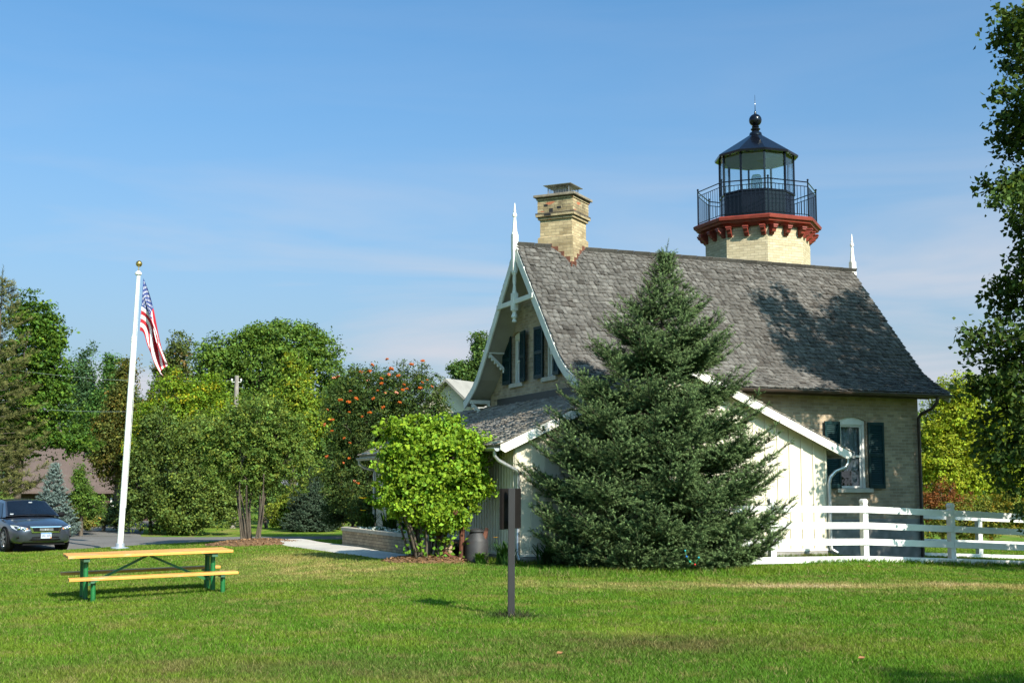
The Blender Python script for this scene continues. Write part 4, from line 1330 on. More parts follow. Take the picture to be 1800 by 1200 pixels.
for k in range(10):
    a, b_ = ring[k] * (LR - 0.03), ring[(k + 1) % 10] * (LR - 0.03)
    mb.prism([a + Vector((0, 0, 10.914)), b_ + Vector((0, 0, 10.914)), Vector((0, 0, 10.918))], (0, 0, 0.008), 1 if k in (1, 2, 3) else 0)  # right-hand sectors have a yellow reflection painted into their colour
mb.build('ceiling', [MATS['lantern_inner'], MATS['ceiling_reflection']], LT)
mb = MB()
mb.lathe([(LR - 0.02, 10.93), (LR + 0.03, 10.925), (LR + 0.13, 10.93), (LR + 0.14, 10.99), (LR + 0.10, 11.02), (0.19, 11.66), (0.17, 11.68)], 0, 0, 10, A10)
mb.build('lantern_roof', LB, LT)
mb = MB()
mb.lathe([(0.19, 11.66), (0.17, 11.74), (0.12, 11.77), (0.10, 11.80), (0.14, 11.84), (0.14, 11.86), (0.09, 11.89), (0.11, 11.92), (0.09, 11.95), (0.07, 11.97)], 0, 0, 16)
mb.sphere((0, 0, 12.12), 0.185, 20, 12)
mb.lathe([(0.05, 12.29), (0.03, 12.34), (0.035, 12.36), (0.012, 12.40), (0.004, 12.88)], 0, 0, 8)
mb.build('ventilator_ball', LB, LT, smooth=True, angle=50)
mb = MB()
mb.lathe([(0.10, 9.80), (0.05, 9.84), (0.05, 9.98), (0.12, 10.0), (0.12, 10.03)], 0, 0, 12)
mb.build('lens_pedestal', MATS['mesh_steel'], LT)
mb = MB()
pr = []
for i in range(13):
    z = 10.03 + 0.036 * i
    r = 0.13 + 0.045 * math.sin(PI * i / 12)
    pr += [(r, z), (r - 0.018, z + 0.03)]
mb.lathe(pr, 0, 0, 20)
mb.build('lens', MATS['lens_glass'], LT, smooth=False)

# ---------------------------------------------------------------- white rail fences
def finial_post(x, y, z, h, parent, rot, m):
    mb = MB()
    a = 0.065
    c_, s_ = math.cos(rot), math.sin(rot)
    def Q(px, py, pz): return (x + px * c_ - py * s_, y + px * s_ + py * c_, z + pz)
    prof = [(a, -0.4), (a, h - 0.14), (a * 0.78, h - 0.11), (a * 0.78, h - 0.09), (a * 1.02, h - 0.07), (a * 1.02, h - 0.03), (a * 0.75, h), (a * 0.3, h + 0.012)]
    vs = []; fs = []
    for r, zz in prof:
        vs += [Q(-r, -a, zz), Q(r, -a, zz), Q(r, a, zz), Q(-r, a, zz)]
    for i in range(len(prof) - 1):
        for k in range(4):
            k2 = (k + 1) % 4
            fs.append((i * 4 + k, i * 4 + k2, (i + 1) * 4 + k2, (i + 1) * 4 + k))
    fs += [(3, 2, 1, 0), tuple(range(len(vs) - 4, len(vs)))]
    mb.add(vs, fs)
    mb.build('post', m, parent, bevel=0.006)
def rail_fence(label, p0, step, count, h, rails, dz, rot, m, rail_h=0.135):
    t = thing('rail_fence', label, 'fence', (p0[0], p0[1], 0), 0)
    d = Vector((math.cos(rot), math.sin(rot), 0)); nrm = Vector((math.sin(rot), -math.cos(rot), 0))
    P = [Vector(p0) + d * step * i for i in range(count)]
    Z = [dz(i) for i in range(count)]
    O0 = Vector((p0[0], p0[1], 0))
    for i in range(count):
        q = P[i] - O0
        finial_post(q.x, q.y, Z[i], h, t, rot, m)
    for i in range(count - 1):
        for r in rails:
            a = P[i] - O0 + Vector((0, 0, Z[i] + r)) + nrm * 0.078 + d * 0.004
            b_ = P[i + 1] - O0 + Vector((0, 0, Z[i + 1] + r)) + nrm * 0.078 - d * 0.004
            MB().beam(a, b_, 0.026, rail_h).build('rail', m, t, bevel=0.004)
    return t
FW = MATS['fence_white']
f0 = (7.42 - 4.56 * cT, 26.42 - 4.56 * sT, 0)
def fz(i): return (0.03, 0.02, 0.0, -0.095, -0.20, -0.30)[i]
rail_fence('white four rail fence with rounded post tops in front of the annex', f0, 2.28, 6, 1.30, (0.06, 0.42, 0.755, 1.09), fz, HT, FW)
q = hw(HL + 0.25, 0.9)
rail_fence('shaded white four rail fence running on from the far corner of the brick house', (q.x, q.y, 0), 2.28, 4, 1.22, (0.10, 0.44, 0.75, 1.06), lambda i: -0.20 - 0.09 * i, HT, FW, 0.13)

# ---------------------------------------------------------------- flagpole and flag
paint('pole_white', (0.70, 0.70, 0.69), 0.4, 0.05, 3.0, dirt=(0.6, 0.6, 0.58))
paint('gold', (0.45, 0.32, 0.10), 0.3, 0.2, 6.0, metal=0.9)
paint('flange', (0.38, 0.42, 0.50), 0.5, 0.2, 9.0, metal=0.4)
FX, FY = -11.45, 36.8
FZ = tz(FX, FY)
pole = thing('flagpole', 'tall white flagpole with gold ball standing on the lawn', 'flagpole', (FX, FY, FZ))
pole.rotation_euler = (0, R(1.7), 0)
PH = at(250, 475, 36.8).z - FZ
mb = MB()
mb.tube([(0, 0, 0.02), (0, 0, PH * 0.755)], [0.088, 0.080], 16)
mb.tube([(0, 0, PH * 0.755), (0, 0, PH * 0.765), (0, 0, PH * 0.985)], [0.062, 0.055, 0.048], 16)
mb.tube([(0, 0, PH * 0.74), (0, 0, PH * 0.758)], 0.086, 16)
mb.build('pole', MATS['pole_white'], pole, smooth=True)
mb = MB(); mb.lathe([(0.26, 0.02), (0.26, 0.05), (0.13, 0.07), (0.125, 0.16), (0.10, 0.17)], 0, 0, 20); mb.build('base_flange', MATS['flange'], pole, smooth=True)
mb = MB(); mb.lathe([(0.07, PH * 0.985 - 0.02), (0.10, PH * 0.985), (0.10, PH * 0.985 + 0.05), (0.03, PH * 0.985 + 0.11)], 0, 0, 14); mb.build('truck', MATS['pole_white'], pole, smooth=True)
mb = MB(); mb.lathe([(0.014, PH + 0.0), (0.014, PH + 0.12)], 0, 0, 8); mb.sphere((0, 0, PH + 0.20), 0.095, 16, 10); mb.build('ball', MATS['gold'], pole, smooth=True)
mb = MB(); mb.tube([(0.075, -0.06, PH * 0.98), (0.13, -0.08, PH * 0.5), (0.12, -0.08, 1.2)], 0.006, 5); mb.build('halyard', MATS['pole_white'], pole)

m, nt, b = mat('flag_cloth')
a = attr(nt)
nt.links.new(a, b.inputs['Base Color']); b.inputs['Roughness'].default_value = 0.75
tr = N(nt, 'ShaderNodeBsdfTranslucent'); nt.links.new(a, tr.inputs['Color'])
ms = N(nt, 'ShaderNodeMixShader'); ms.inputs[0].default_value = 0.25
nt.links.new(b.outputs[0], ms.inputs[1]); nt.links.new(tr.outputs[0], ms.inputs[2]); nt.links.new(ms.outputs[0], nt.nodes['Material Output'].inputs[0])
MATS['flag_cloth'] = m
hoist0 = at(250, 489, 36.78)
ns, ntt = 170, 156
S, T = np.meshgrid(np.linspace(0, 1, ns + 1), np.linspace(0, 1, ntt + 1))
HO = 1.58
def quadb(p0, p1, p2, s): return (1 - s) ** 2 * p0 + 2 * s * (1 - s) * p1 + s * s * p2
ax, az_ = -0.02 - 0.045 * T, -HO * T
bx_, bz_ = 0.74 - 0.10 * T, -2.36 - 0.62 * T
_t = (0, 0.5, 1)
p1x, p1z = np.interp(T, _t, (0.17, 0.32, 0.26)), np.interp(T, _t, (-0.55, -0.98, -1.62))
p2x, p2z = np.interp(T, _t, (0.50, 0.42, 0.20)), np.interp(T, _t, (-1.72, -1.95, -2.40))
FXX = (1 - S) ** 3 * ax + 3 * S * (1 - S) ** 2 * p1x + 3 * S ** 2 * (1 - S) * p2x + S ** 3 * bx_
FZZ = (1 - S) ** 3 * az_ + 3 * S * (1 - S) ** 2 * p1z + 3 * S ** 2 * (1 - S) * p2z + S ** 3 * bz_
fold = np.minimum(S * 2.2, 1.0)
FYY = fold * (0.16 * np.sin(T * 9.5 + S * 3.0 + 0.6) + 0.07 * np.sin(T * 19 - S * 5)) + 0.05 * np.sin(S * 6)
FXX = FXX + fold * 0.055 * np.cos(T * 9.5 + S * 3.0)
V = np.stack([FXX, FYY, FZZ], -1).reshape(-1, 3)
ii = np.arange(len(V)).reshape(ntt + 1, ns + 1)
F = np.stack([ii[:-1, :-1], ii[1:, :-1], ii[1:, 1:], ii[:-1, 1:]], -1).reshape(-1, 4)
sc = ((S[:-1, :-1] + S[1:, 1:]) / 2).ravel(); tcn = ((T[:-1, :-1] + T[1:, 1:]) / 2).ravel()
red, white, blue = np.array([0.42, 0.012, 0.025]), np.array([0.78, 0.76, 0.76]), np.array([0.025, 0.05, 0.20])
col = np.where((np.floor(tcn * 13) % 2 == 0)[:, None], red, white)
can = (sc < 0.40) & (tcn < 7 / 13)
col[can] = blue
cu = sc / 0.40; cv = tcn / (7 / 13)
star = np.zeros(len(sc), bool)
for r_ in range(9):
    for q in range(6 if r_ % 2 == 0 else 5):
        sx = (1 + 2 * q + (0 if r_ % 2 == 0 else 1)) / 12; sy = (1 + r_) / 10
        dx = (cu - sx) * 0.76; dy = (cv - sy) * 0.54
        an = np.arctan2(dx, -dy); rr = np.hypot(dx, dy)
        star |= rr < 0.030 * (0.62 + 0.38 * np.cos(5 * an))
col[star & can] = white
flag = np_mesh('flag', V, F, MATS['flag_cloth'], None, col, smooth=True)
flag.location = hoist0 + Vector((0.06, -0.02, 0))
tag(flag, 'red white and blue stars and stripes flag hanging limp from the flagpole', 'flag')

# ---------------------------------------------------------------- picnic table
m, nt, b = mat('yellow_plank')
co = obj_co(nt)
f = noise(nt, scaled(nt, co, (1.2, 16, 16)), 1.0, 6, 0.6)
c = ramp(nt, f, [(0.25, (0.44, 0.19, 0.030)), (0.6, (0.62, 0.30, 0.055)), (0.8, (0.64, 0.38, 0.13))])
wn_ = noise(nt, scaled(nt, co, (2.0, 7, 7)), 1.0, 5, 0.7)
c = mix(nt, ramp(nt, wn_, [(0.55, (0, 0, 0)), (0.66, (0.8, 0.8, 0.8))]), c, (0.42, 0.36, 0.28))
nt.links.new(c, b.inputs['Base Color']); b.inputs['Roughness'].default_value = 0.6
bump(nt, b, f, 0.3, 0.004)
MATS['yellow_plank'] = m
paint('green_pipe', (0.012, 0.13, 0.035), 0.4, 0.25, 5.0)
paint('pipe_foot', (0.008, 0.035, 0.040), 0.5, 0.25, 5.0)
paint('angle_iron', (0.03, 0.10, 0.05), 0.5, 0.3, 5.0)
PTX, PTY = -5.56, 19.35
PTZ = tz(PTX, PTY) - 0.115
table = thing('picnic_table', 'picnic table with yellow plank top and benches on green pipe legs', 'picnic table', (PTX, PTY, PTZ), R(24))
table.rotation_euler = (0, R(-1.2), R(24)); table.scale = (0.955, 0.97, 0.98)
YP = MATS['yellow_plank']
for i in range(5):
    y = -0.37 + 0.185 * i
    mb = MB(); mb.box(-1.27 + 0.01 * rng.random(), 1.27 - 0.01 * rng.random(), y - 0.088, y + 0.088, 0.735, 0.777)
    mb.build('tabletop_plank', YP, table, bevel=0.006)
for sg in (-1, 1):
    mb = MB(); mb.box(-1.27, 1.27, sg * 0.72 - 0.125, sg * 0.72 + 0.125, 0.425, 0.467); mb.build('bench', YP, table, bevel=0.006)
GP = MATS['green_pipe']
for sx in (-0.98, 0.98):
    for sy in (-0.24, 0.24):
        mb = MB(); mb.tube([(sx, sy, 0.13), (sx, sy, 0.69)], 0.040, 14); l = mb.build('leg', GP, table, smooth=True)
        mb = MB(); mb.tube([(sx, sy, -0.2), (sx, sy, 0.135)], 0.043, 14); mb.build('leg_sleeve', MATS['pipe_foot'], l, smooth=True)
    for sy in (-0.70, 0.70):
        mb = MB(); mb.tube([(sx + 0.07, sy, -0.2), (sx + 0.07, sy, 0.39)], 0.038, 14); mb.build('leg', GP, table, smooth=True)
    mb = MB()
    mb.beam((sx, -0.42, 0.705), (sx, 0.42, 0.705), 0.09, 0.055); mb.beam((sx + 0.05, -0.83, 0.405), (sx + 0.05, 0.83, 0.405), 0.06, 0.036)
    mb.build('cross_rail', MATS['angle_iron'], table)
    s_ = 1 if sx > 0 else -1
    mb = MB(); mb.beam((sx - s_ * 0.05, 0, 0.30), (s_ * 0.02, 0, 0.715), 0.035, 0.035, (0, 1, 0)); mb.build('brace', GP, table)
    mb = MB(); mb.beam((sx, -0.24, 0.31), (sx, 0.24, 0.31), 0.035, 0.035); mb.build('brace', GP, table)

# ---------------------------------------------------------------- dark sign on a post, seen from behind
paint('post_grey', (0.0105, 0.0105, 0.0125), 0.7, 0.25, 6.0)
paint('panel_brown', (0.008, 0.006, 0.0055), 0.75, 0.25, 6.0, spec=0.15)
sx_, sy_ = 0.0, 15.45
sign = thing('sign_post', 'dark grey post carrying a narrow brown sign board turned away from the viewer', 'sign', (sx_, sy_, tz(sx_, sy_)), R(3))
mb = MB(); mb.box(-0.042, 0.042, -0.042, 0.042, -0.4, 1.56); mb.build('post', MATS['post_grey'], sign, bevel=0.004)
pn = MB(); pn.box(-0.275, 0.275, -0.022, 0.022, 1.055, 1.555)
po = pn.build('board', MATS['panel_brown'], sign, bevel=0.004)
po.rotation_euler = (0, 0, R(62)); po.location = (0.0, 0.26, 0)
mb = MB(); mb.beam((0.01, 0.046, 1.42), (0.0, 0.26, 1.42), 0.05, 0.03); mb.beam((0.01, 0.046, 1.15), (0.0, 0.26, 1.15), 0.05, 0.03); mb.build('bracket', MATS['post_grey'], sign)

# ---------------------------------------------------------------- block planter, its flowers and the old iron things
PU = -3.95
planter = thing('block_planter', 'low curved tan block planter wall with stone cap beside the path', 'planter', (HX, HY, HZ), HT)
def wall_path(off):
    P = []
    uf = lambda v: -3.02 - 0.070 * v
    for v in np.linspace(0.9, 7.7, 14): P.append((uf(v) + off, v))
    u0_ = uf(7.7)
    for k in range(1, 9):
        t = PI / 2 * k / 8
        P.append((u0_ + 0.8 - (0.8 - off) * math.cos(t), 7.7 + (0.8 - off) * math.sin(t)))
    P.append((-2.25, 8.5 - off))
    return P
def band(mb, o0, o1, z0, z1):
    A_, B_ = wall_path(o0), wall_path(o1)
    for i in range(len(A_) - 1):
        mb.add([(*A_[i], z0), (*A_[i + 1], z0), (*B_[i + 1], z0), (*B_[i], z0), (*A_[i], z1), (*A_[i + 1], z1), (*B_[i + 1], z1), (*B_[i], z1)], MB.BOXF)
gzp = lambda v: 0
mb = MB(); band(mb, 0.0, 0.20, -0.8, 0.30); mb.build('wall', MATS['planter_block'], planter)
mb = MB(); band(mb, -0.035, 0.24, 0.302, 0.385); mb.build('cap', MATS['cap_stone'], planter)
mb = MB()
Pp = wall_path(0.2)
mb.add([(u, v, 0.27) for u, v in Pp] + [(-2.25, 0.9, 0.27)], [tuple(range(len(Pp) + 1))]); mb.build('soil', MATS['mulch'], planter)

def strap_plant(label, p, n, h, spread, colr, flowers=(), group=None, cat='plant', name='daylily', zoff=0.0):
    z = tz(p[0], p[1]) if len(p) < 3 else p[2]
    t = thing(name, label, cat, (p[0], p[1], z + zoff), 0, group)
    Vs = []; Fs = []; cs_ = []
    for i in range(n):
        a = rng.random() * 6.283; l = h * (0.7 + 0.6 * rng.random()); sp = spread * (0.4 + 0.8 * rng.random())
        bw = 0.012 + 0.008 * rng.random()
        b0 = np.array([rng.normal() * spread * 0.18, rng.normal() * spread * 0.18, 0])
        d = np.array([math.cos(a), math.sin(a), 0]); s_ = np.array([-d[1], d[0], 0])
        k0 = len(Vs)
        for q in (0, 0.35, 0.7, 1.0):
            c = b0 + d * sp * q ** 1.6 + np.array([0, 0, l * (q - 0.42 * q ** 3)])
            wd = bw * (1 - 0.9 * q ** 2)
            Vs += [c - s_ * wd, c + s_ * wd]
        for j in range(3):
            Fs.append((k0 + 2 * j, k0 + 2 * j + 1, k0 + 2 * j + 3, k0 + 2 * j + 2)); cs_.append(np.array(colr) * (0.7 + 0.6 * rng.random()))
    np_mesh('foliage', np.array(Vs), np.array(Fs), MATS['leaf'], t, np.array(cs_))
    for (fx, fy, fz_, col_, r_) in flowers:
        mb = MB()
        mb.tube([(fx * 0.3, fy * 0.3, 0), (fx * 0.8, fy * 0.8, fz_ * 0.7), (fx, fy, fz_)], 0.006, 5, col=(0.06, 0.12, 0.02))
        for k in range(6):
            a = k * PI / 3 + rng.random() * 0.3
            d = Vector((math.cos(a), math.sin(a) * 0.8, 0.35)); s_ = Vector((-math.sin(a), math.cos(a), 0))
            o = Vector((fx, fy, fz_))
            cc_ = tuple(np.array(col_) * (0.8 + 0.4 * rng.random()))
            mb.add([o, o + d * r_ * 0.55 + s_ * r_ * 0.26, o + d * r_ * 1.0 + Vector((0, 0, -r_ * 0.15)), o + d * r_ * 0.55 - s_ * r_ * 0.26], [(0, 1, 2, 3)], 0, cc_)
        mb.build('flower', MATS['leaf'], t, fix=False)
    return t
YEL, ORA, REDF = (0.75, 0.50, 0.02), (0.70, 0.17, 0.015), (0.35, 0.02, 0.02)
def hp3(u, v, h): p = hw(u, v, h); return (p.x, p.y, p.z)
LG = 'daylily clumps in the block planter'
strap_plant('tall dark daylily clump with a yellow bloom at the far end of the planter', hp3(-2.95, 7.5, 0.27), 130, 0.70, 0.45, (0.035, 0.070, 0.014), [(-0.12, -0.12, 0.86, YEL, 0.15), (-0.10, -0.25, 0.55, YEL, 0.09)], LG)
strap_plant('daylily clump with one big orange bloom in the middle of the planter', hp3(-2.80, 5.9, 0.27), 130, 0.75, 0.45, (0.035, 0.070, 0.014), [(-0.10, -0.15, 0.76, ORA, 0.17), (0.22, -0.15, 0.66, (0.4, 0.07, 0.02), 0.12)], LG)
strap_plant('dark flowerless daylily clump behind the white edging flowers', hp3(-2.75, 4.3, 0.27), 130, 0.8, 0.55, (0.028, 0.06, 0.014), [], LG)
strap_plant('strappy daylily with a single small orange bloom at the annex corner', hp3(-2.5, -1.25, -0.05), 90, 0.62, 0.40, (0.035, 0.085, 0.018), [(-0.20, -0.1, 0.52, (0.7, 0.32, 0.02), 0.07)])
strap_plant('dark strappy plant without flowers right of the sign post', hp3(-1.65, -1.35, -0.05), 80, 0.55, 0.50, (0.030, 0.075, 0.018), [])
strap_plant('tall bright grass tuft beside the dark milk can', hp3(-2.85, -0.75, -0.06), 110, 0.30, 0.22, (0.085, 0.19, 0.025), [], None, 'plant', 'grass_tuft')

def flower_mound(label, p, r, n, col, group, leafc=(0.09, 0.13, 0.08)):
    t = thing('flower_clump', label, 'flowers', p, 0, group)
    d = unit(rng.normal(size=(n, 3))); d[:, 2] = np.abs(d[:, 2])
    P = d * np.array([r, r, r * 0.62]) * (0.8 + 0.3 * rng.random((n, 1)))
    k = int(n * 0.5)
    V, F, c = leaves(P[:k], d[:k], 0.05 + 0.03 * rng.random(k), jitter_cols(leafc, k, 0.25))
    np_mesh('foliage', V, F, MATS['leaf'], t, c)
    P2 = P[k:] * 1.06
    V, F, c = leaves(P2, unit(d[k:] + 0.3 * rng.normal(size=(n - k, 3))), 0.045 + 0.02 * rng.random(n - k), jitter_cols(col, n - k, 0.12, 0.03), 0.95, 0.05)
    np_mesh('blossoms', V, F, MATS['leaf'], t, c)
WG = 'white edging flowers along the planter cap'
for i, (v, r, lb) in enumerate([(7.0, 0.20, 'small white flower clump nearest the planter\'s far end'), (6.3, 0.24, 'white flower clump below the orange daylily bloom'), (5.6, 0.28, 'largest white flower clump in the middle of the planter edge'), (4.7, 0.24, 'white flower clump beside the pink blooms'), (3.9, 0.26, 'white flower clump just left of the bright green shrub')]):
    flower_mound(lb, hp3(-2.74 - 0.070 * v + 0.06 * (i % 2), v, 0.28), r, 420, (0.62, 0.66, 0.62), WG)
flower_mound('small pink flower clump between the white edging flowers', hp3(-2.95, 5.2, 0.33), 0.13, 160, (0.5, 0.12, 0.14), None)
flower_mound('small dark red flower clump at the far end of the planter', hp3(-3.2, 8.0, 0.30), 0.15, 200, (0.22, 0.02, 0.02), None)

paint('rust', (0.10, 0.033, 0.016), 0.85, 0.5, 7.0, bump_s=0.5, dirt=(0.05, 0.022, 0.015))
paint('old_iron', (0.030, 0.030, 0.033), 0.6, 0.35, 6.0, dirt=(0.07, 0.04, 0.03))
p = hw(-2.75, -0.25, 0)
can = thing('milk_can', 'dark grey metal can with sloping shoulders beside the annex wall', 'can', (p.x, p.y, tz(p.x, p.y)))
mb = MB(); mb.lathe([(0.22, -0.02), (0.24, 0.0), (0.24, 0.42), (0.23, 0.45), (0.15, 0.57), (0.13, 0.60)], 0, 0, 20); mb.build('body', MATS['old_iron'], can, smooth=True)
mb = MB(); mb.lathe([(0.13, 0.60), (0.17, 0.61), (0.17, 0.65), (0.06, 0.68)], 0, 0, 16); mb.build('lid', MATS['old_iron'], can, smooth=True)
p = hw(-3.02, -0.10, 0)
anc = thing('anchor', 'rusty iron anchor standing behind the bright green shrub', 'anchor', (p.x, p.y, tz(p.x, p.y)), R(-10))
mb = MB()
mb.tube([(0, 0, 0.02), (0, 0, 1.15)], [0.06, 0.045], 10)
arc = [(0.52 * math.sin(t), 0, 0.52 - 0.52 * math.cos(t) + 0.02) for t in np.linspace(-1.35, 1.35, 15)]
mb.tube(arc, [0.02 + 0.04 * math.sin(PI * (i + 1.5) / 18) for i in range(15)], 8)
mb.build('shank', MATS['rust'], anc, smooth=True)
for sg in (-1, 1):
    mb = MB(); mb.prism([(sg * 0.50, -0.10, 0.40), (sg * 0.50, 0.10, 0.40), (sg * 0.56, 0.0, 0.66)], (-sg * 0.07, 0, 0.02)); mb.build('fluke', MATS['rust'], anc)
mb = MB(); mb.tube([(-0.05, -0.42, 0.98), (0.0, 0.42, 1.0)], 0.035, 8); mb.sphere((-0.05, -0.42, 0.98), 0.06, 8, 6); mb.sphere((0, 0.42, 1.0), 0.06, 8, 6); mb.build('stock', MATS['rust'], anc, smooth=True)
mb = MB(); mb.tube([(0.10 * math.cos(t), 0, 1.24 + 0.10 * math.sin(t)) for t in np.linspace(0, 2 * PI, 15)], 0.022, 7); mb.build('ring', MATS['rust'], anc, smooth=True)

# ---------------------------------------------------------------- grey sedan
m, nt, b = mat('car_paint')
co = obj_co(nt)
b.inputs['Metallic'].default_value = 0.55
b.inputs['Roughness'].default_value = 0.28; b.inputs['Coat Weight'].default_value = 1.0; b.inputs['Coat Roughness'].default_value = 0.04
c = ramp(nt, noise(nt, co, 2.0, 5), [(0.3, (0.040, 0.048, 0.066)), (0.7, (0.055, 0.063, 0.085))]); nt.links.new(c, b.inputs['Base Color'])
MATS['car_paint'] = m
paint('tinted_glass', (0.004, 0.006, 0.010), 0.04, 0.4, 1.5, bump_s=0, spec=0.9)
paint('chrome', (0.75, 0.76, 0.78), 0.10, 0.06, 5.0, metal=1.0, bump_s=0)
paint('lamp_lens', (0.70, 0.72, 0.75), 0.12, 0.25, 22.0, metal=0.5, bump_s=0.2)
paint('amber', (0.55, 0.16, 0.02), 0.3, 0.1, 5.0)
paint('tyre_rubber', (0.012, 0.012, 0.012), 0.85, 0.3, 9.0)
paint('rim_alloy', (0.42, 0.42, 0.44), 0.3, 0.15, 6.0, metal=0.8)
paint('black_plastic', (0.006, 0.006, 0.007), 0.7, 0.2, 9.0, spec=0.1)
paint('plate_white', (0.36, 0.40, 0.45), 0.5, 0.06, 9.0)
paint('plate_blue', (0.08, 0.20, 0.45), 0.5, 0.2, 9.0)
paint('plate_ink', (0.03, 0.05, 0.14), 0.5, 0.2, 9.0)
paint('sticker_red', (0.30, 0.03, 0.05), 0.5, 0.2, 9.0)
CX, CY = -13.82, 37.3
CZ = tz(CX, CY) + 0.035
car = thing('sedan', 'dark grey sedan parked on the driveway facing the lawn', 'car', (CX, CY, CZ), R(39))
# side stations: y from the nose backwards; half width, sill height, shoulder height, crown height
ST = [(0.00, 0.50, 0.36, 0.56, 0.60), (0.03, 0.66, 0.27, 0.62, 0.67), (0.12, 0.79, 0.21, 0.68, 0.73), (0.30, 0.875, 0.19, 0.74, 0.79), (0.60, 0.905, 0.19, 0.80, 0.87), (0.95, 0.915, 0.19, 0.85, 0.94), (1.25, 0.92, 0.19, 0.89, 0.99), (1.60, 0.925, 0.19, 0.92, 1.00), (2.60, 0.925, 0.19, 0.95, 1.00), (3.70, 0.92, 0.19, 0.98, 1.02), (4.30, 0.90, 0.21, 0.98, 1.05), (4.70, 0.85, 0.27, 0.95, 1.02), (4.88, 0.74, 0.36, 0.88, 0.93), (4.93, 0.60, 0.45, 0.78, 0.82)]
def section(y, hw_, zb, zs, zc):
    h = []
    for (fx, fz) in [(0.0, zb - 0.01), (0.75, zb), (0.93, zb + 0.03), (0.985, zb + 0.14), (1.0, zb + (zs - zb) * 0.55), (0.985, zb + (zs - zb) * 0.80), (0.955, zs - 0.03), (0.90, zs + (zc - zs) * 0.30), (0.72, zs + (zc - zs) * 0.72), (0.38, zs + (zc - zs) * 0.96), (0.0, zc)]:
        h.append((fx * hw_, fz))
    return [(x, y, z) for x, z in h] + [(-x, y, z) for x, z in h[-2:0:-1]]
mb = MB()
vs = []; fs = []
secs = [section(*s) for s in ST]
k = len(secs[0])
for s in secs: vs += s
for i in range(len(secs) - 1):
    for j in range(k):
        j2 = (j + 1) % k
        ym = (ST[i][0] + ST[i + 1][0]) / 2
        fs.append((i * k + j, i * k + j2, (i + 1) * k + j2, (i + 1) * k + j))
fs.append(tuple(range(k))[::-1]); fs.append(tuple(range((len(secs) - 1) * k, len(secs) * k)))
mb.add(vs, fs)
body = mb.build('body', MATS['car_paint'], car, smooth=True, angle=40)
md = body.modifiers.new('s', 'SUBSURF'); md.levels = 2; md.render_levels = 2
# cabin
GH = [(1.22, 0.80, 0.985), (1.98, 0.60, 1.43), (2.35, 0.585, 1.472), (2.90, 0.58, 1.465), (3.35, 0.58, 1.41), (4.15, 0.74, 1.04)]
bw = [(1.22, 0.82), (1.98, 0.86), (2.35, 0.87), (2.90, 0.87), (3.35, 0.865), (4.15, 0.80)]
mb = MB()
for i in range(len(GH) - 1):
    (y0, r0, z0), (y1, r1, z1) = GH[i], GH[i + 1]
    b0, b1 = bw[i][1], bw[i + 1][1]
    glass = 1 if i in (0, 4) else 0
    for (xa, xb, xc, xd, za, zb) in [(-1, -0.5, -1, -0.5, 0, 0), (-0.5, 0, -0.5, 0, 0, 0), (0, 0.5, 0, 0.5, 0, 0), (0.5, 1, 0.5, 1, 0, 0)]:
        cr = lambda x: 0.035 * (1 - x * x)
        mb.quad((xa * r0, y0 - 0.10 * (1 - xa * xa) * (i == 0), z0 + cr(xa)), (xb * r0, y0 - 0.10 * (1 - xb * xb) * (i == 0), z0 + cr(xb)), (xb * r1, y1 - 0.05 * (1 - xb * xb) * (i == 0), z1 + cr(xb)), (xa * r1, y1 - 0.05 * (1 - xa * xa) * (i == 0), z1 + cr(xa)), 0)
    for sg in (-1, 1):
        mb.quad((sg * r0, y0, z0), (sg * r1, y1, z1), (sg * b1, y1, 0.95), (sg * b0, y0, 0.95), 0)
mb.build('cabin', MATS['car_paint'], car, smooth=True, angle=30)
def glass_panel(name, pts, off):
    mb = MB()
    mb.prism([tuple(Vector(p) + Vector(off)) for p in pts], tuple(-Vector(off) * 0.7))
    return mb.build(name, MATS['tinted_glass'], car)
cr = lambda x: 0.035 * (1 - x * x)
mb = MB()
nxw = 8
for j in range(nxw):
    xa = -0.93 + 1.86 * j / nxw; xb = -0.93 + 1.86 * (j + 1) / nxw
    def wp(x, q):
        y0, r0, z0 = GH[0]; y1, r1, z1 = GH[1]
        q = 0.04 + q * 0.90
        yy = y0 + (y1 - y0) * q - (0.10 + (0.05 - 0.10) * q) * (1 - x * x); rr = r0 + (r1 - r0) * q; zz = z0 + (z1 - z0) * q + cr(x)
        return (x * rr, yy - 0.010, zz + 0.014)
    for q in range(4):
        mb.quad(wp(xa, q / 4), wp(xb, q / 4), wp(xb, (q + 1) / 4), wp(xa, (q + 1) / 4))
ws = mb.build('windscreen', MATS['tinted_glass'], car, smooth=True)
MB().sphere((0.0, 1.80, 1.33), 0.05, 10, 6, sc=(1.2, 0.4, 0.8)).build('mirror_tag', MATS['sticker_red'], car)
o_ = Vector(wp(0.12, 0.86)); MB().box(o_.x - 0.05, o_.x + 0.05, o_.y - 0.02, o_.y - 0.008, o_.z - 0.012, o_.z + 0.012).build('sticker', MATS['plate_white'], car)
o_ = Vector(wp(-0.8, 0.06)); MB().box(o_.x - 0.05, o_.x + 0.05, o_.y - 0.02, o_.y - 0.008, o_.z - 0.01, o_.z + 0.02).build('sticker', MATS['plate_white'], car)
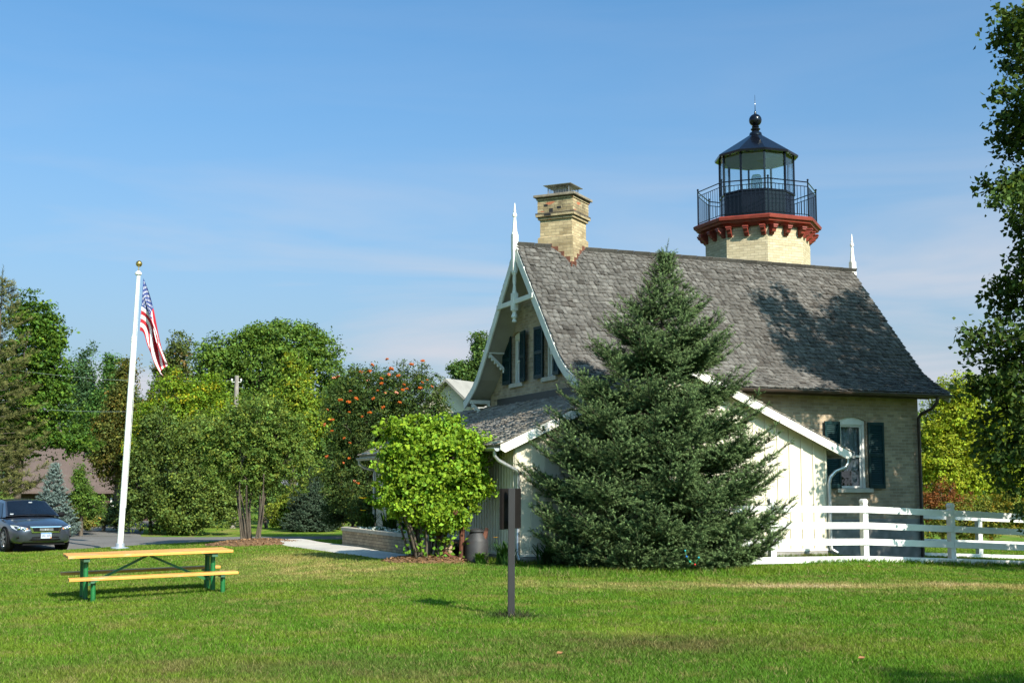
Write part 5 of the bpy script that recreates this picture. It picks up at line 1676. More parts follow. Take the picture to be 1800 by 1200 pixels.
for sg in (-1, 1):
    for (ya, yb, yc, yd) in ((1.50, 2.42, 2.42, 2.06), (2.50, 3.62, 3.30, 2.50)):
        def side(y, top):
            i = max(j for j in range(len(GH) - 1) if GH[j][0] <= y + 1e-6)
            q = (y - GH[i][0]) / (GH[i + 1][0] - GH[i][0])
            r = GH[i][1] + (GH[i + 1][1] - GH[i][1]) * q; z = GH[i][2] + (GH[i + 1][2] - GH[i][2]) * q
            bb = bw[i][1] + (bw[i + 1][1] - bw[i][1]) * q
            t = 0.86 if top else 0.10
            return Vector((sg * (bb + (r - bb) * t), y, 0.95 + (z - 0.95) * t))
        pts = [side(ya, False), side(yb, False), side(yc, True), side(yd, True)]
        mb = MB(); mb.prism([p + Vector((sg * 0.012, 0, 0.004)) for p in pts], (-sg * 0.01, 0, 0)); mb.build('side_window', MATS['tinted_glass'], car)
    mb = MB(); mb.sphere((sg * 1.00, 1.62, 1.02), 0.11, 12, 8, sc=(1.05, 0.6, 0.75)); mb.beam((sg * 0.86, 1.62, 0.98), (sg * 0.95, 1.62, 1.0), 0.05, 0.04); mb.build('mirror', MATS['black_plastic'] if sg > 0 else MATS['car_paint'], car, smooth=True)
    # head lamp following the corner of the nose
    mb = MB()
    fpts = [(0.47, 0.075, 0.585), (0.62, 0.10, 0.565), (0.78, 0.21, 0.595), (0.86, 0.40, 0.66), (0.87, 0.52, 0.735), (0.80, 0.36, 0.735), (0.66, 0.16, 0.695), (0.50, 0.07, 0.655)]
    cen = Vector((sg * 0.68, 0.16, 0.655))
    ring_o = [Vector((sg * x, y, z)) + Vector((sg * 0.02, -0.035, 0.015)) for x, y, z in fpts]
    cen += Vector((sg * 0.03, -0.06, 0.015))
    n8 = len(ring_o)
    mb.add(ring_o + [cen] + [q + Vector((-sg * 0.08, 0.12, -0.02)) for q in ring_o], [(i, (i + 1) % n8, n8) for i in range(n8)] + [(i, n8 + 1 + i, n8 + 1 + (i + 1) % n8, (i + 1) % n8) for i in range(n8)])
    hl = mb.build('headlight', MATS['lamp_lens'], car)
    mb = MB(); mb.sphere((sg * 0.74, 0.125, 0.665), 0.055, 12, 8); mb.sphere((sg * 0.60, 0.06, 0.635), 0.045, 12, 8); mb.build('bulb', MATS['chrome'], hl, smooth=True)
    mb = MB(); mb.sphere((sg * 0.525, 0.045, 0.625), 0.035, 10, 6, sc=(0.8, 0.6, 1.2)); mb.build('indicator', MATS['amber'], hl, smooth=True)
    mb = MB(); mb.sphere((sg * 0.74, 0.115, 0.40), 0.055, 10, 6, sc=(1.3, 0.5, 0.6)); mb.build('fog_lamp', MATS['black_plastic'], car, smooth=True)
mb = MB()
gr_o = [(-0.48, 0.715), (0.48, 0.715), (0.41, 0.53), (-0.41, 0.53)]
gr_i = [(-0.41, 0.685), (0.41, 0.685), (0.36, 0.565), (-0.36, 0.565)]
yf = lambda x: -0.045 + 0.20 * x * x
vs = [(x, yf(x) - 0.02, z) for x, z in gr_o] + [(x, yf(x) - 0.02, z) for x, z in gr_i] + [(x, yf(x) + 0.1, z) for x, z in gr_o]
mb.add(vs, [(0, 1, 5, 4), (1, 2, 6, 5), (2, 3, 7, 6), (3, 0, 4, 7), (0, 8, 9, 1), (1, 9, 10, 2), (2, 10, 11, 3), (3, 11, 8, 0)])
mb.build('grille_frame', MATS['chrome'], car)
mb = MB()
mb.prism([(x, yf(x) - 0.012, z) for x, z in gr_i], (0, 0.06, 0)); mb.build('grille', MATS['black_plastic'], car)
mb = MB()
for z in (0.598, 0.622, 0.648): mb.box(-0.20, 0.20, -0.066, -0.05, z - 0.004, z + 0.004)
mb.beam((-0.035, -0.075, 0.595), (-0.045, -0.075, 0.655), 0.014, 0.012, (0, 1, 0)); mb.beam((0.035, -0.075, 0.595), (0.045, -0.075, 0.655), 0.014, 0.012, (0, 1, 0)); mb.beam((-0.04, -0.075, 0.623), (0.04, -0.075, 0.623), 0.012, 0.012, (0, 1, 0))
mb.build('emblem', MATS['lamp_lens'], car)
MB().prism([(-0.52, 0.035, 0.30), (-0.25, -0.025, 0.30), (0.25, -0.025, 0.30), (0.52, 0.035, 0.30), (0.52, 0.16, 0.30), (-0.52, 0.16, 0.30)], (0, 0, 0.115)).build('bumper_intake', MATS['black_plastic'], car, bevel=0.01)
MB().box(-0.42, 0.42, -0.03, 0.03, 0.352, 0.366).build('intake_bar', MATS['car_paint'], car)
MB().box(-0.62, 0.62, 0.10, 0.4, 0.165, 0.21).build('chin_spoiler', MATS['black_plastic'], car)
pl = MB().box(-0.155, 0.155, -0.060, -0.030, 0.365, 0.525).build('licence_plate', MATS['plate_white'], car)
MB().box(-0.153, 0.153, -0.0630, -0.0598, 0.495, 0.523).build('plate_band', MATS['plate_blue'], pl)
mb = MB()
for i in range(7):
    if i == 3: continue
    x = -0.12 + 0.04 * i
    mb.box(x - 0.013, x - 0.005, -0.0630, -0.0598, 0.405, 0.475); mb.box(x - 0.005, x + 0.013, -0.0630, -0.0598, 0.405 + 0.058 * (i % 2), 0.417 + 0.058 * (i % 2)); mb.box(x + 0.006, x + 0.013, -0.0634, -0.0598, 0.42, 0.46)
mb.build('plate_characters', MATS['plate_ink'], pl)
MB().box(0.115, 0.150, -0.0632, -0.0598, 0.368, 0.395).build('plate_sticker', MATS['amber'], pl)
for sg in (-1, 1):
    for y in (0.95, 3.72):
        wl = bpy.data.objects.new('wheel', None); COL.objects.link(wl); wl.parent = car
        wl.location = (sg * 0.80, y, 0.325)
        def wlathe(prof, name, m_):
            mb = MB(); n = 28; vs = []; fs = []
            for r, x in prof:
                for q in range(n): vs.append((sg * x, r * math.cos(2 * PI * q / n), r * math.sin(2 * PI * q / n)))
            for i in range(len(prof) - 1):
                for q in range(n): fs.append((i * n + q, i * n + (q + 1) % n, (i + 1) * n + (q + 1) % n, (i + 1) * n + q))
            mb.add(vs, fs); return mb.build(name, m_, wl, smooth=True)
        wlathe([(0.22, -0.09), (0.30, -0.105), (0.322, -0.08), (0.328, 0.0), (0.325, 0.11), (0.30, 0.140), (0.225, 0.130)], 'tyre', MATS['tyre_rubber'])
        mb = MB()
        for q in range(7):
            a = 2 * PI * q / 7
            mb.beam((sg * 0.133, 0.03 * math.cos(a), 0.03 * math.sin(a)), (sg * 0.124, 0.215 * math.cos(a), 0.215 * math.sin(a)), 0.045, 0.02, (1, 0, 0))
        n = 24
        vs = []; fs = []
        for r, x in ((0.235, 0.132), (0.205, 0.122), (0.20, -0.06)):
            for q in range(n): vs.append((sg * x, r * math.cos(2 * PI * q / n), r * math.sin(2 * PI * q / n)))
        for i in range(2):
            for q in range(n): fs.append((i * n + q, i * n + (q + 1) % n, (i + 1) * n + (q + 1) % n, (i + 1) * n + q))
        mb.add(vs, fs)
        mb.build('rim', MATS['rim_alloy'], wl)
        mb = MB()
        n = 24
        mb.tube([(sg * 0.119, 0, 0), (sg * -0.10, 0, 0)], 0.385, n); mb.build('wheel_arch', MATS['black_plastic'], wl)

# ---------------------------------------------------------------- vegetation in the middle distance
def px_lobes(spec, depth):
    "spec: (px, py, rx_px, ry_px[, depth offset, depth radius factor]) -> world ellipsoids at a real distance"
    out = []
    for s in spec:
        d = depth + (s[4] if len(s) > 4 else 0)
        c = at(s[0], s[1], d)
        rx = s[2] / FPX * d; rz = s[3] / FPX * d
        out.append((c.x, c.y, c.z, rx, rx * (s[5] if len(s) > 5 else 0.9), rz))
    return out
def base_at(px, depth):
    c = at(px, 850, depth)
    return (c.x, c.y)

# big spruce in front of the annex
spb = (2.84, 24.7)
_pf = [(0, .84), (.1, .97), (.24, 1.0), (.41, .79), (.58, .60), (.74, .40), (.84, .19), (.93, .09), (1, 0.02)]
def spruce_prof(f): return float(np.interp(f, [p[0] for p in _pf], [p[1] for p in _pf]))
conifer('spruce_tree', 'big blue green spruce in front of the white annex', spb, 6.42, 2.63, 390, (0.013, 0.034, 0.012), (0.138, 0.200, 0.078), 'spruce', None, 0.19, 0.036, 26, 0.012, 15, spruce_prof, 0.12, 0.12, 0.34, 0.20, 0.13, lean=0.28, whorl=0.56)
c = (spb[0] + 0.35, spb[1] - 2.45)
ls = thing('light_string', 'short string of small coloured bulbs caught low in the big spruce', 'light string', (c[0], c[1], 0.22))
mb = MB()
cp = [(-0.12, 0.0, 0.22), (-0.10, -0.03, 0.12), (-0.04, -0.02, 0.03), (0.05, 0.0, -0.02), (0.12, 0.02, 0.10)]
mb.tube(cp, 0.006, 5); mb.build('cord', MATS['green_pipe'], ls)
for q, cn in zip(cp, ((0.02, 0.3, 0.35), (0.02, 0.12, 0.4), (0.02, 0.3, 0.2), (0.5, 0.02, 0.02), (0.02, 0.3, 0.35))):
    nm = 'bulb_%02d' % int(cn[0] * 100 + cn[2] * 10)
    mm = MATS.get(nm) or paint(nm, cn, 0.3, 0.1, 9.0)
    MB().sphere((q[0], q[1] - 0.012, q[2]), 0.018, 8, 6).build('bulb', mm, ls, smooth=True)

# bright lilac-like shrub
B0 = (-1.72, 25.85)
z0 = tz(*B0)
stems = []
for i in range(22):
    a = rng.random() * 6.283; r = 0.10 + 0.22 * rng.random()
    e = 0.5 + 0.5 * rng.random()
    stems.append((r * math.cos(a), r * math.sin(a), 0.85 * e * math.cos(a), 0.85 * e * math.sin(a), 0.9 + 0.7 * rng.random(), 0.016 + 0.010 * rng.random()))
lob = [(B0[0] + 0.10, B0[1], z0 + 1.93, 1.12, 1.05, 0.98), (B0[0] - 0.30, B0[1] - 0.1, z0 + 2.35, 0.68, 0.66, 0.62), (B0[0] + 0.5, B0[1], z0 + 2.15, 0.78, 0.7, 0.66), (B0[0] + 0.20, B0[1] + 0.1, z0 + 2.50, 0.62, 0.6, 0.48), (B0[0] + 0.92, B0[1], z0 + 1.50, 0.44, 0.5, 0.42), (B0[0] - 0.05, B0[1] - 0.2, z0 + 1.15, 0.85, 0.8, 0.42), (B0[0] - 0.52, B0[1], z0 + 1.6, 0.48, 0.6, 0.65), (B0[0] + 0.35, B0[1] - 0.15, z0 + 0.85, 0.5, 0.5, 0.32)]
broad_tree('shrub', 'bright yellow green rounded shrub with many thin stems', 'shrub', B0, lob, 950, 17, 0.22, 0.135, (0.125, 0.200, 0.017), 0.05, None, 'leaf', 'bark', 8, stems, shell=0.62, alt=(0.15, 0.235, 0.022), alt_p=0.3, var=0.2, cvar=0.18, up=0.35, aspect=0.72, droop=0.32, inner=0.55)
o = thing('basal_shoots', 'sparse bright leafy shoots at the foot of the bright green shrub', 'shoots', (B0[0], B0[1] - 0.35, z0), 0)
n = 120
P = np.stack([rng.normal(size=n) * 0.34 + 0.05, rng.normal(size=n) * 0.15, 0.06 + 0.62 * rng.random(n)], 1)
V, F, c = leaves(P, unit(np.array([0, -0.6, 0.6]) + rng.normal(size=(n, 3)) * 0.6), 0.07 + 0.05 * rng.random(n), jitter_cols((0.11, 0.22, 0.022), n, 0.2), 0.72, 0.3)
np_mesh('leaves', V, F, MATS['leaf'], o, c)

# multi-stemmed small tree
M0 = (-7.35, 35.6)
z0 = tz(*M0)
stems = []
for i in range(13):
    a = rng.random() * 6.283; r = 0.12 + 0.20 * rng.random(); sp = 0.25 + 0.55 * rng.random()
    stems.append((r * math.cos(a), r * math.sin(a) * 0.7, sp * math.cos(a), sp * math.sin(a) * 0.8, 1.5 + 0.7 * rng.random(), 0.022 + 0.018 * rng.random()))
spec = [(450, 775, 82, 72), (400, 805, 42, 54), (505, 805, 46, 52), (450, 728, 58, 42), (410, 745, 44, 40), (498, 760, 48, 45), (376, 770, 24, 40), (450, 835, 44, 26), (530, 800, 22, 34)]
broad_tree('small_tree', 'multi stemmed small tree with grey green leaves in a mulch bed', 'tree', M0, px_lobes(spec, 35.6), 1050, 16, 0.24, 0.115, (0.078, 0.122, 0.024), 0.06, None, 'leaf', 'bark', 9, stems, shell=0.45, alt=(0.12, 0.15, 0.028), alt_p=0.25, cvar=0.3, up=0.4, inner=0.5)

# dense grey-green shrub mass left of it
SG = 'grey green shrubs along the far side of the driveway'
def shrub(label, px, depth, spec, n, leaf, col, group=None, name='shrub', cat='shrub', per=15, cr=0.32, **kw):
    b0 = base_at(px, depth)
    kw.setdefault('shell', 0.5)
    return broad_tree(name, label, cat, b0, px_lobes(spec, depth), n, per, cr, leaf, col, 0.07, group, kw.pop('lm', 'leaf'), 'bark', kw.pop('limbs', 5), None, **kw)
shrub('tall dark grey green shrub right behind the flagpole', 268, 49.6, [(262, 830, 46, 98), (240, 870, 30, 70), (290, 885, 40, 55), (275, 760, 34, 50)], 620, 0.17, (0.068, 0.100, 0.024), SG, cr=0.4, limbs=3)
shrub('broad grey green shrub with silvery leaves left of the multi stemmed tree', 345, 48.9, [(345, 840, 62, 88), (385, 880, 45, 62), (320, 895, 42, 46), (350, 775, 52, 55), (400, 800, 40, 70)], 950, 0.17, (0.085, 0.120, 0.026), SG, cr=0.4, limbs=3)
# rowan with orange berries
RW = base_at(655, 43.0)
spec = [(662, 745, 86, 88), (700, 690, 70, 56), (640, 690, 58, 48), (745, 700, 44, 64), (615, 780, 48, 72), (640, 855, 62, 62), (705, 800, 66, 84), (590, 705, 30, 40), (770, 720, 26, 52), (600, 850, 36, 52)]
lobs = px_lobes(spec, 43.0)
rowan = broad_tree('rowan_tree', 'dark green rowan tree dotted with orange berry clusters', 'rowan', RW, lobs, 1500, 15, 0.34, 0.155, (0.044, 0.072, 0.020), 0.12, None, 'leaf', 'bark', 6, None, shell=0.5, alt=(0.080, 0.105, 0.024), alt_p=0.25, aspect=0.4, cvar=0.3, up=0.55)
paint('rowan_berry', (0.36, 0.075, 0.004), 0.4, 0.2, 20.0)
mb = MB()
mb.sphere((0, 0, 0), 0.06, 8, 6, sc=(1, 1, 0.5))
for k in range(22):
    d = rng.normal(size=3); d /= np.linalg.norm(d)
    mb.sphere(tuple(d * np.array([0.07, 0.07, 0.035])), 0.020, 6, 4)
bc = mb.build('berry_cluster', MATS['rowan_berry'], rowan)
spots = [(588, 664), (616, 687), (595, 662), (653, 641), (650, 652), (635, 655), (647, 668), (636, 653), (682, 631), (685, 658), (667, 665), (668, 674), (677, 690), (663, 686), (712, 676), (716, 683), (709, 685), (745, 634), (750, 668), (741, 672), (760, 679), (735, 682), (702, 707), (670, 716), (613, 706), (615, 724), (637, 732), (651, 725), (598, 703), (577, 720), (585, 738), (570, 746), (583, 757), (605, 770), (618, 778), (573, 802), (612, 805), (632, 849), (626, 846), (604, 813), (696, 690), (690, 648), (722, 640), (700, 660), (656, 700), (627, 700)]
ti = Vector((RW[0], RW[1], tz(*RW) - 0.05))
lb = np.array(lobs)
for i, (px, py) in enumerate(spots):
    best = 46.0
    for l in lb:
        # front surface of the nearest leafy lobe along this line of sight
        for dd in np.arange(39.5, 46, 0.15):
            q = np.array(at(px, py, dd))
            if (((q - l[:3]) / (l[3:] * 1.02)) ** 2).sum() < 1:
                best = min(best, dd); break
    if best > 45.5: best = 42.0
    o = bc if i == 0 else bc.copy()
    if i: COL.objects.link(o); o.parent = rowan
    o.location = at(px + rng.normal() * 1.5, py, best - 0.1) - ti
    s = 0.5 + 0.55 * rng.random(); o.scale = (s, s, s); o.rotation_euler = (0.4 * rng.normal(), 0.4 * rng.normal(), rng.random() * 6)

# planter backing shrub
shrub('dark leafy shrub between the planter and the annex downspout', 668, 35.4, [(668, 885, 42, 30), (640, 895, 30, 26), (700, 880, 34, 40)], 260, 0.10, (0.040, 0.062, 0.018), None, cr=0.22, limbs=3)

# far trees left
TG = 'trees behind the driveway'
def tree(label, px, depth, spec, n, leaf, col, name='tree', cat='tree', tr=0.16, per=15, cr=0.55, limbs=4, **kw):
    b0 = base_at(px, depth)
    return broad_tree(name, label, cat, b0, px_lobes(spec, depth), n, per, cr, leaf, col, tr, kw.pop('group', TG), kw.pop('lm', 'leaf'), 'bark', limbs, None, **kw)
tree('dark green maple at the far left with branches over the brown barn roof', 30, 54, [(66, 640, 60, 72), (58, 560, 44, 50), (40, 720, 70, 60), (15, 640, 36, 60), (95, 690, 42, 50), (60, 765, 62, 26), (125, 775, 34, 16), (15, 780, 40, 34), (90, 600, 32, 42)], 1050, 0.23, (0.046, 0.090, 0.013), 'maple_tree', 'tree', 0.13, cr=0.55, alt=(0.085, 0.14, 0.016), alt_p=0.3, shell=0.4, flat=0.4, irregular=0.95, cvar=0.32)
tree('pale blue green poplar standing behind the dark maple', 148, 78, [(148, 680, 26, 78), (125, 700, 28, 60), (160, 740, 30, 60)], 420, 0.26, (0.050, 0.095, 0.040), 'poplar_tree', cr=0.6, shell=0.45)
tree('green tree with a small pointed top left of the flagpole', 195, 76, [(195, 700, 34, 66), (215, 740, 40, 70), (175, 760, 34, 60), (195, 640, 12, 22)], 500, 0.26, (0.055, 0.110, 0.026), 'deciduous_tree', cr=0.6, shell=0.45)
tree('olive brown tree just left of the flagpole with thin top', 208, 58, [(212, 720, 36, 76), (225, 790, 40, 70), (190, 790, 30, 60), (222, 655, 16, 34)], 560, 0.20, (0.075, 0.085, 0.020), 'cedar_tree', cr=0.45, shell=0.4, alt=(0.11, 0.085, 0.02), alt_p=0.25)
tree('tall olive cedar rising behind the flag', 306, 62, [(306, 660, 30, 66), (300, 740, 50, 70), (318, 610, 14, 30), (285, 650, 16, 34)], 560, 0.20, (0.060, 0.080, 0.022), 'cedar_tree', cr=0.45, shell=0.4, alt=(0.12, 0.08, 0.03), alt_p=0.12)
tree('golden yellow bushy tree behind the grey green shrubs', 345, 55, [(345, 720, 52, 60), (375, 700, 26, 46), (310, 700, 36, 50), (270, 740, 34, 60), (330, 780, 60, 50), (255, 800, 34, 50)], 820, 0.18, (0.105, 0.165, 0.014), 'golden_tree', cr=0.42, shell=0.4, alt=(0.24, 0.22, 0.014), alt_p=0.2)
tree('big round maple with the tallest crown in the middle of the tree line', 470, 70, [(465, 650, 96, 82), (400, 630, 56, 46), (505, 600, 56, 40), (560, 640, 44, 52), (450, 600, 40, 36), (365, 650, 38, 50), (540, 600, 36, 34), (345, 700, 40, 60), (590, 700, 40, 60), (470, 740, 100, 60)], 1500, 0.28, (0.070, 0.120, 0.020), 'maple_tree', 'tree', 0.28, cr=0.62, alt=(0.085, 0.135, 0.025), alt_p=0.25, shell=0.5)
tree('light yellow green tree in front of the big round maple', 515, 60, [(515, 700, 44, 62), (540, 740, 46, 52), (490, 750, 44, 50), (515, 640, 18, 30)], 600, 0.22, (0.105, 0.160, 0.020), 'deciduous_tree', cr=0.5, shell=0.45, alt=(0.17, 0.18, 0.015), alt_p=0.3)
tree('green tree between the light yellow green tree and the rowan', 600, 64, [(595, 730, 46, 62), (620, 690, 36, 40), (560, 790, 50, 50)], 500, 0.24, (0.060, 0.105, 0.022), 'deciduous_tree', cr=0.5, shell=0.45)
tree('leafy tree top showing just left of the house gable', 832, 74, [(838, 655, 26, 26), (812, 652, 22, 18), (845, 615, 18, 34), (870, 650, 34, 40)], 420, 0.26, (0.060, 0.105, 0.026), 'deciduous_tree', cr=0.5, shell=0.4, group=None)
# pine at the picture edge and evergreens
conifer('pine_tree', 'open brownish pine with long needles at the far left edge', base_at(-14, 51), 10.6, 2.3, 95, (0.060, 0.075, 0.020), (0.130, 0.125, 0.045), 'pine', None, 0.42, 0.13, 16, 0.030, 5.0, lambda f: (1 - f) ** 0.55, 0.17, 1.6, 0.35, 0.05, 0.25)
conifer('blue_spruce', 'small silvery blue spruce beside the parked sedan', base_at(95, 46.5), 2.75, 1.02, 130, (0.055, 0.085, 0.075), (0.170, 0.225, 0.205), 'spruce', None, 0.17, 0.05, 12, 0.022, 17, None, 0.06, 0.1, 0.25, 0.05)
conifer('small_spruce', 'small dark spruce beyond the driveway under the rowan', base_at(545, 53), 2.85, 1.25, 130, (0.022, 0.042, 0.024), (0.065, 0.095, 0.060), 'spruce', None, 0.20, 0.06, 12, 0.026, 14, None, 0.07, 0.1, 0.25, 0.05)
shrub('green feathery columnar cedar right of the small blue spruce', 146, 47.5, [(143, 868, 21, 36), (140, 835, 11, 24), (160, 885, 20, 24)], 260, 0.12, (0.070, 0.120, 0.022), None, 'cedar_bush', 'shrub', cr=0.22, limbs=3)
GG = 'low shrubs along the driveway edge'
shrub('low grey green bush at the driveway edge left of the flagpole', 185, 51.5, [(190, 902, 34, 20), (165, 908, 26, 16), (210, 905, 20, 22)], 300, 0.11, (0.088, 0.120, 0.042), GG, cr=0.2, limbs=3)
shrub('low yellow green bush nearest the sedan', 138, 49.5, [(135, 910, 22, 17), (150, 915, 22, 14)], 200, 0.11, (0.125, 0.140, 0.034), GG, cr=0.2, limbs=3, alt=(0.30, 0.20, 0.04), alt_p=0.2)
shrub('yellow green weeds left of the small dark spruce', 500, 55.5, [(500, 895, 26, 28), (520, 880, 24, 30), (485, 905, 18, 20)], 230, 0.13, (0.135, 0.165, 0.022), GG, cr=0.24, limbs=3)
shrub('bright weeds right of the small dark spruce', 598, 55, [(597, 905, 24, 20), (615, 890, 22, 26)], 190, 0.13, (0.130, 0.170, 0.022), GG, cr=0.24, limbs=3)
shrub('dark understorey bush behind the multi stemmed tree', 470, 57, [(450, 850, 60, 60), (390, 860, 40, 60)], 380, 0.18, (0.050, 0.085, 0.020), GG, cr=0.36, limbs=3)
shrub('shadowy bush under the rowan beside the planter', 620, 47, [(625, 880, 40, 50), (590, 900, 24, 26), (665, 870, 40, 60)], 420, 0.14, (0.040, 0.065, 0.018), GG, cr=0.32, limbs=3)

# far background wood closing the gaps
lobes = []
for i in range(46):
    px = -160 + 1000 * i / 45 + rng.normal() * 10
    lobes.append((px, 800 - 25 * rng.random(), 34 + 18 * rng.random(), 80 + 30 * rng.random(), 8 * rng.normal(), 1.2))
L_w = px_lobes(lobes, 112)
V, F, c, _ = crown_leaves(L_w, 3000, 12, 1.0, 0.50, (0.050, 0.088, 0.028), shell=0.4, cvar=0.3)
o = np_mesh('woodland', V, F, MATS['leaf'], None, c); tag(o, 'far green wood closing the view behind the driveway trees', 'woodland', None, 'stuff')
lobes = []
for i in range(34):
    px = 1500 + 560 * i / 33 + rng.normal() * 10
    lobes.append((px, 815 - 20 * rng.random(), 34 + 14 * rng.random(), 70 + 25 * rng.random(), 8 * rng.normal(), 1.2))
L_w = px_lobes(lobes, 105)
V, F, c, _ = crown_leaves(L_w, 1900, 12, 1.0, 0.46, (0.075, 0.115, 0.024), shell=0.4, cvar=0.3)
o = np_mesh('woodland', V, F, MATS['leaf'], None, c); tag(o, 'far yellow green wood right of the brick house', 'woodland', None, 'stuff')

# trees right of the house
RG = 'sunlit trees right of the house'
tree('sunlit yellow green maple just right of the brick house', 1672, 58, [(1668, 745, 58, 66), (1690, 700, 46, 42), (1640, 800, 50, 60), (1720, 770, 50, 60), (1680, 840, 60, 50)], 950, 0.22, (0.165, 0.205, 0.016), 'maple_tree', 'tree', 0.16, cr=0.45, group=RG, alt=(0.19, 0.21, 0.02), alt_p=0.35, shell=0.5, limbs=8)
tree('second sunlit yellow green maple farther right', 1775, 62, [(1775, 770, 56, 66), (1765, 715, 34, 36), (1810, 740, 50, 60), (1755, 830, 60, 50)], 750, 0.23, (0.150, 0.195, 0.016), 'maple_tree', 'tree', 0.16, cr=0.48, group=RG, alt=(0.17, 0.20, 0.02), alt_p=0.3, shell=0.5, limbs=6)
shrub('rusty red brown shrub at the house corner', 1655, 41.5, [(1655, 882, 36, 38), (1692, 894, 30, 30), (1630, 895, 18, 34)], 340, 0.10, (0.150, 0.060, 0.022), None, cr=0.2, limbs=6, alt=(0.10, 0.11, 0.02), alt_p=0.25)
shrub('green and gold bush behind the fence at the right edge', 1740, 40.5, [(1735, 905, 40, 40), (1785, 900, 44, 44), (1690, 915, 34, 32), (1650, 925, 26, 26)], 560, 0.11, (0.105, 0.125, 0.022), None, cr=0.24, limbs=4, alt=(0.2, 0.15, 0.02), alt_p=0.25)

# the big cottonwood on the right: dark, with sprays reaching into the picture
CW = (14.8, 23.7)
lob = [(14.4, 24.0, 6.2, 2.6, 2.4, 2.0), (11.7, 25.2, 3.5, 1.9, 1.8, 1.9), (12.9, 23.9, 7.7, 2.1, 2.0, 1.7), (12.8, 24.3, 10.2, 2.1, 2.0, 1.9), (14.6, 24.2, 12.0, 1.9, 1.8, 1.5), (13.3, 26.3, 8.6, 2.2, 2.0, 2.0), (13.6, 26.4, 10.6, 1.9, 1.8, 1.6), (14.6, 25.0, 4.0, 2.6, 2.2, 2.2), (11.6, 25.6, 6.3, 1.2, 1.1, 0.8), (15.6, 24.0, 9.6, 2.5, 2.3, 2.6), (11.2, 25.7, 2.0, 1.5, 1.4, 1.1)]
lob = [(l[0] - 0.02, l[1] - 0.55, l[2] - 0.1, l[3], l[4], l[5]) for l in lob] + [(10.1, 23.6, 7.2, 0.8, 0.8, 0.5)]
SPR = [[(1850, 300), (1790, 335), (1724, 325)], [(1850, 215), (1790, 225), (1752, 210)], [(1840, 130), (1790, 100), (1745, 60)], [(1830, 90), (1790, 60), (1762, 22)], [(1850, 175), (1800, 170), (1752, 165)], [(1850, 400), (1810, 350), (1795, 300)], [(1840, 430), (1810, 405), (1786, 395)], [(1850, 560), (1780, 580), (1690, 598)], [(1840, 600), (1760, 600), (1700, 625)], [(1850, 500), (1790, 515), (1735, 520)], [(1850, 480), (1800, 480), (1765, 500)], [(1820, 660), (1760, 670), (1735, 690)], [(1800, 700), (1750, 690), (1695, 680)], [(1850, 260), (1800, 265), (1755, 245)], [(1850, 340), (1805, 315), (1770, 345)], [(1840, 20), (1800, 40), (1775, 60)], [(1820, 760), (1760, 770), (1720, 790)], [(1850, 450), (1815, 440), (1790, 455)], [(1850, 120), (1800, 130), (1765, 115)], [(1850, 60), (1815, 75), (1785, 30)], [(1850, 240), (1810, 235), (1772, 275)], [(1850, 530), (1800, 545), (1745, 550)], [(1850, 640), (1790, 640), (1720, 640)], [(1850, 720), (1790, 730), (1715, 740)], [(1850, 800), (1790, 800), (1730, 830)], [(1850, 680), (1800, 690), (1750, 720)], [(1850, 590), (1800, 610), (1755, 640)], [(1850, 200), (1810, 190), (1778, 205)]]
def outer_sprays(o):
    "thin outer twigs with their leaves, reaching out of the crown"
    AV = []; AF = []; AC = []; tubes = []; off = 0
    for sp in SPR:
        dd = 24.7 + 0.5 * rng.normal()
        pts = [at(x, y, dd + 0.4 * i) - o for i, (x, y) in enumerate(sp)]
        fine = []
        for i in range(len(pts) - 1):
            for k in range(5): fine.append(pts[i].lerp(pts[i + 1], k / 5) + Vector((0, 0, 0.06 * math.sin(PI * k / 5))))
        fine.append(pts[-1])
        n = 300
        pp = np.array([list(p) for p in fine]); t = rng.random(n) ** 0.8 * (len(fine) - 1)
        k = np.minimum(t.astype(int), len(fine) - 2); f = (t - k)[:, None]
        P = pp[k] * (1 - f) + pp[k + 1] * f + rng.normal(size=(n, 3)) * 0.15
        V, F, c = leaves(P, unit(np.array([0, 0, 0.5]) + rng.normal(size=(n, 3)) * 0.8), 0.125 * (0.7 + 0.6 * rng.random(n)), jitter_cols((0.052, 0.085, 0.020), n, 0.2), 0.8, 0.25)
        AV.append(V); AF.append(F + off); off += len(V); AC.append(c)
        tubes.append((fine, [0.022 * (1 - 0.85 * i / len(fine)) + 0.003 for i in range(len(fine))]))
    return np.concatenate(AV), np.concatenate(AF), np.concatenate(AC), tubes
broad_tree('cottonwood_tree', 'big dark leafy tree reaching in from the right edge of the picture', 'tree', CW, lob, 2200, 15, 0.36, 0.165, (0.040, 0.066, 0.016), 0.30, None, 'dark_leaf', 'bark', 6, None, outer_sprays, irregular=0.35, shell=0.55, cvar=0.2, aspect=0.8, alt=(0.10, 0.14, 0.03), alt_p=0.1)
# a second tree behind the viewer's right shoulder, whose shade reaches the lower right lawn
broad_tree('lawn_tree', 'leafy tree beside the viewer that shades the lower right corner of the lawn', 'tree', (9.2, 2.5), [(9.0, 2.9, 5.0, 1.9, 1.6, 1.4), (8.1, 3.8, 4.9, 0.8, 0.7, 0.5)], 420, 16, 0.34, 0.14, (0.06, 0.10, 0.022), 0.14, None, 'leaf', 'bark', 5)

